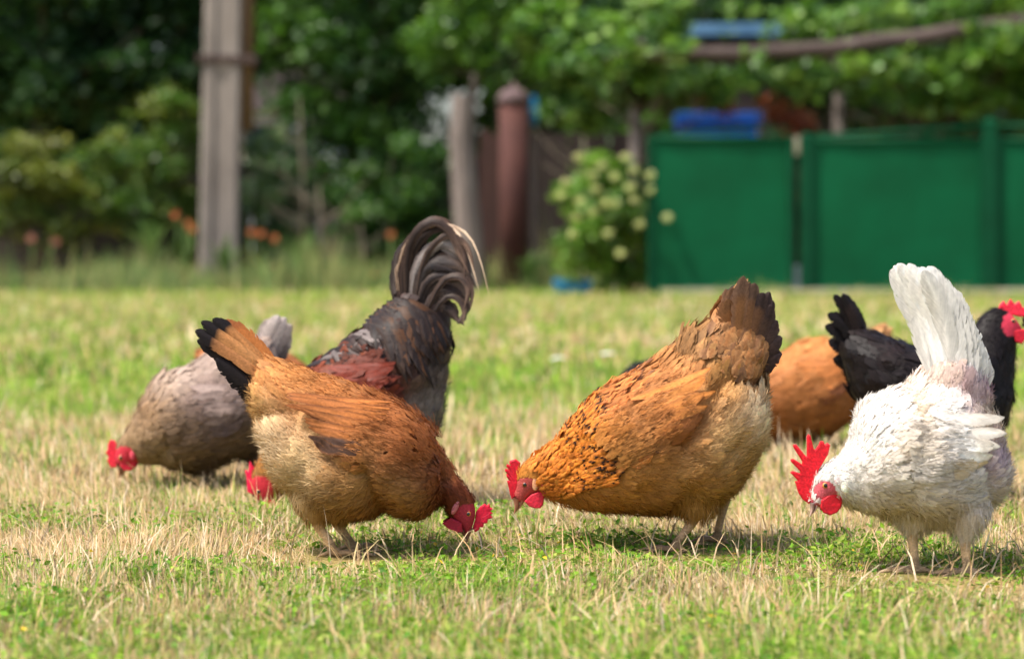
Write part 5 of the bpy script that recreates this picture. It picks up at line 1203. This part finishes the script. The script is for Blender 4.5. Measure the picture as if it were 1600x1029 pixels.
# dried brown leaves among the vine
dv = [(1215, 175, 32, 30), (1245, 190, 16, 22), (1105, 158, 12, 12), (1135, 168, 9, 9)]
bl = []
for (x_, y_, rx, ry) in dv:
    c_ = at(x_, y_, 24.6); bl += sub_blobs((c_.x, 24.6, c_.z), (wpx(rx, 24.6), .12, wpx(ry, 24.6)), 6, (.4, .7))
plant('dried_creeper', 'clump of withered red-brown leaves hanging above the gate post', 'creeper', (at(1215, 0, 24.6).x, 24.9, 0), bl, 420, .10, [(176, 100, 78), (150, 80, 60), (190, 120, 96), (130, 70, 54)], .02, None, .7)

# ---- garden things behind the gate
def boxy(name, label, cat, px0_, py0, px1, py1, d, depth, mat, rim=True):
    a, b = at(px0_, py0, d), at(px1, py1, d); cx = (a.x + b.x) / 2
    o = empty(name, (cx, d, max(b.z, 0)), label, cat); hx = (b.x - a.x) / 2; hz = (a.z - max(b.z, 0)) / 2
    mb = MB(); t_ = .02
    mb.box((0, -depth / 2 + t_ / 2, hz), (hx, t_ / 2, hz)); mb.box((0, depth / 2 - t_ / 2, hz), (hx, t_ / 2, hz))
    mb.box((-hx + t_ / 2, 0, hz), (t_ / 2, depth / 2 - t_, hz)); mb.box((hx - t_ / 2, 0, hz), (t_ / 2, depth / 2 - t_, hz)); mb.box((0, 0, t_ / 2), (hx - t_, depth / 2 - t_, t_ / 2))
    mb.obj('shell', mat, o, bevel=.006)
    if rim:
        for s_ in (-1, 1): MB().box((0, s_ * (depth / 2 + .012), 2 * hz - .03), (hx + .012, .011, .028)).obj('rim', mat, o, bevel=.005)
        for s_ in (-1, 1): MB().box((s_ * (hx + .012), 0, 2 * hz - .03), (.011, depth / 2, .028)).obj('rim', mat, o, bevel=.005)
    return o
tb = boxy('water_tank', 'bright blue plastic tank showing above the left gate leaf', 'tank', 1058, 178, 1182, 300, 26.6, .7, M['blue'])
tb.location.z = 0; 
for ch in tb.children: ch.scale.z = at(0, 178, 26.6).z / max(.01, at(0, 178, 26.6).z - at(0, 300, 26.6).z)
boxy('trough', 'small blue enamel trough on the ground under the flowering bush', 'trough', 868, 410, 922, 430, 24.3, .3, M['cyan']).location.z = .02
tr_ = at(895, 410, 24.3)
bl_ = boxy('blue_sign', 'narrow blue plate on the far side of the steel post', 'plate', 828, 150, 840, 196, 26.0, .05, M['cyan'], False)
MB().tube([(0, .03, -bl_.location.z), (0, .03, .05)], .02, 8).obj('stand', M['greywood'], bl_)
DS = 27.2
bs = empty('shed', (at(1155, 0, DS).x, DS, 0), 'low garden shed with pale blue roof edge behind the vine', 'shed')
xs0, xs1, zt_ = at(1100, 0, DS).x - bs.location.x, at(1200, 0, DS).x - bs.location.x, at(0, 60, DS).z
MB().box(((xs0 + xs1) / 2, .8, zt_ / 2), ((xs1 - xs0) / 2, .8, zt_ / 2)).obj('wall', M['darkwood'], bs)
MB().box(((xs0 + xs1) / 2, .8, zt_ + .08), ((xs1 - xs0) / 2 + .15, 1.0, .07)).obj('roof', M['paleblue'], bs, bevel=.01)
# pale house glimpsed between the trees
hs = empty('house', (at(440, 0, 37).x, 37, 0), 'pale house wall glimpsed through the trees right of the pole', 'house')
MB().box((0, 1.5, 1.25), (.75, 1.5, 1.25)).obj('wall', M['render'], hs)
MB().add([(-.95, -.2, 2.5), (.95, -.2, 2.5), (.95, 3.2, 2.5), (-.95, 3.2, 2.5), (-.95, 1.5, 3.2), (.95, 1.5, 3.2)], [(0, 1, 5, 4), (2, 3, 4, 5), (0, 4, 3), (1, 2, 5), (0, 3, 2, 1)]).obj('roof', M['darkwood'], hs)
for x_ in (-.3,):
    wv = MB().box((x_, -.02, 1.9), (.34, .03, .45)).obj('window', M['sill'], hs); MB().box((x_, -.055, 1.9), (.28, .01, .39)).obj('pane', M['glass'], wv)

# ---- rank growth along the hedge foot
def weeds(name, label, n, x0, x1, d0, d1, h0, h1, wd, cols):
    x = rng.uniform(x0, x1, n); y = rng.uniform(d0, d1, n)
    cl = np.array(lin(np.array(cols))); c = cl[rng.integers(0, len(cl), n)] * rng.uniform(.7, 1.2, n)[:, None]
    h = rng.uniform(h0, h1, n) * (.25 + 2.6 * fbm(x, y, 1.6, 71) ** 2)
    o = blades(name, x, y, h, wd * rng.uniform(.7, 1.3, n), np.clip(np.abs(rng.normal(.3, .22, n)), 0, .9), c, None, .5)
    return tag(o, label, 'weeds', None, 'stuff')
weeds('tall_grass', 'rank green and straw grass along the foot of the hedge', 8000, -7.0, 1.6, 25.2, 27.4, .10, .46, .016, [(84, 116, 52), (104, 132, 62), (150, 146, 88), (70, 100, 46), (120, 124, 72)])
weeds('tall_grass', 'short weeds along the sill of the green gate', 1500, 1.4, 6.2, 23.1, 23.5, .05, .16, .012, [(112, 140, 56), (150, 150, 84), (96, 128, 52)])
def tuft(label, px, d, h, n, cols):
    b_ = at(px, 0, d); p = empty('grass_tuft', (b_.x, d, 0), label, 'grass')
    a = rng.random(n) * 2 * np.pi; AV, AF, AC = [], [], []; off = 0
    for k in range(n):
        l = h * rng.uniform(.6, 1.1); le = rng.uniform(.1, .6); pts = np.array([(0, 0, 0), (math.cos(a[k]) * l * le * .3, math.sin(a[k]) * l * le * .3, l * .6), (math.cos(a[k]) * l * le, math.sin(a[k]) * l * le, l * (1 - le * .35))])
        c_ = lin(cols[k % len(cols)]) * rng.uniform(.8, 1.15)
        V, F, C = ribbon(catmull(pts, 7), .022, np.array([math.cos(a[k]), math.sin(a[k]), .4]), c_, c_, c_, 3, .3, prof_pow=.8)
        AV.append(V); AF.append(F + off); AC.append(C); off += len(V)
    np_obj('blades', np.concatenate(AV), np.concatenate(AF), M['grass'], p, np.concatenate(AC)); return p
GB = [(90, 120, 60), (112, 138, 76), (76, 106, 50)]
tuft('tall arching grass tuft at the foot of the concrete pole', 350, 26.2, .60, 26, GB)
tuft('tall green blades between the pole and the rooster', 470, 26.4, .75, 26, GB)
tuft('upright green blades left of the concrete pole', 235, 26.4, .85, 20, GB)
tuft('green blades beside the steel post', 830, 25.3, .5, 22, GB)

# ---- orange lilies
def lily(label, spots, d, pc=((196, 122, 70), (188, 110, 64), (176, 100, 62)), sz=.62):
    b_ = at(spots[0][0], 0, d); p = empty('lily', (b_.x, d, 0), label, 'flower', 'orange lilies at the hedge foot')
    for (x_, y_) in spots:
        c_ = at(x_, y_, d) - p.location
        MB().tube([(c_.x * .3, 0, 0), (c_.x * .7, .02, c_.z * .6), c_], .008, 5).obj('stem', M['leafstem'], p, smooth=True)
        AV, AF, AC = [], [], []; off = 0
        t0 = Vector((rng.normal(0, .5), -.6, .5)).normalized()
        for k in range(6):
            a = k * math.pi / 3; r_ = Vector((math.cos(a), -.2, math.sin(a)))
            pts = np.array([c_, c_ + r_ * .035 * sz + t0 * .05, c_ + r_ * .075 * sz + t0 * .03])
            V, F, C = ribbon(catmull(pts, 6), .026, np.array(t0), lin(pc[0]), lin(pc[1]), lin(pc[2]), 3, .3)
            AV.append(V); AF.append(F + off); AC.append(C); off += len(V)
        np_obj('blossom', np.concatenate(AV), np.concatenate(AF), M['petal'], p, np.concatenate(AC))
M['leafstem'] = mat_noise('green_stem', (70, 104, 48), (96, 130, 60), 10, .7, 0)
lily('orange lily left of the concrete pole', [(278, 338), (292, 352), (300, 362)], 26.4)
lily('two orange lilies right of the concrete pole', [(392, 366), (410, 368), (430, 376)], 26.3)
lily('single deep orange lily left of the rooster tail', [(610, 370)], 26.4)
lily('faded orange-pink flowers at the far left edge', [(50, 376), (84, 380)], 26.4, ((176, 118, 92), (166, 110, 88), (150, 100, 84)), .7)
lily('small yellow-orange flowers behind the rooster tail', [(585, 432)], 26.0)

# ---- dry twigs
def twigs(label, px, d, top, n):
    b_ = at(px, 0, d); p = empty('dead_shrub', (b_.x, d, 0), label, 'shrub')
    mb = MB(); zt = at(0, top, d).z
    mb.tube([(0, 0, 0), (.03, 0, zt * .5), (-.02, 0, zt)], [.018, .013, .006], 7, wob=.2)
    for k in range(n):
        z = zt * rng.uniform(.25, .85); a = rng.choice([-1, 1]); l = rng.uniform(.2, .55)
        mb.tube([(0, 0, z), (a * l * .5, rng.normal(0, .1), z + l * .35), (a * l, rng.normal(0, .15), z + l * rng.uniform(.3, 1.0))], [.008, .006, .003], 5, cap=False)
    mb.obj('branches', M['twig'], p, smooth=True)
twigs('bleached leafless shrub between the pole and the rooster', 500, 26.6, 290, 12)
twigs('thin dead twigs beside the hedge centre', 565, 26.7, 350, 8)
twigs('pale bare twigs rising right of the concrete pole', 470, 27.0, 150, 7)
twigs('slim pale sapling stem in front of the flowering bush', 915, 24.4, 215, 3)

# ---- stray white feathers on the lawn
for (x_, y_, lb) in ((950, 569, 'stray white feather on the green lawn just left of the hidden black hen'), (873, 577, 'small white feather on the lawn between the rooster and the buff hen')):
    d = CAMH * FPX / (y_ - HZ); p = at(x_, y_, d)
    pts = np.array([(-.035, 0, .045), (0, .02, .055), (.035, .04, .045)])
    V, F, C = ribbon(catmull(pts, 9), .010, np.array([0, -.3, .9]), lin(WH), lin(WH), lin(WH), 5, .3)
    o = np_obj('feather', V, F, M['white_feather'], None, C); o.location = (p.x, d, 0); tag(o, lb, 'feather')
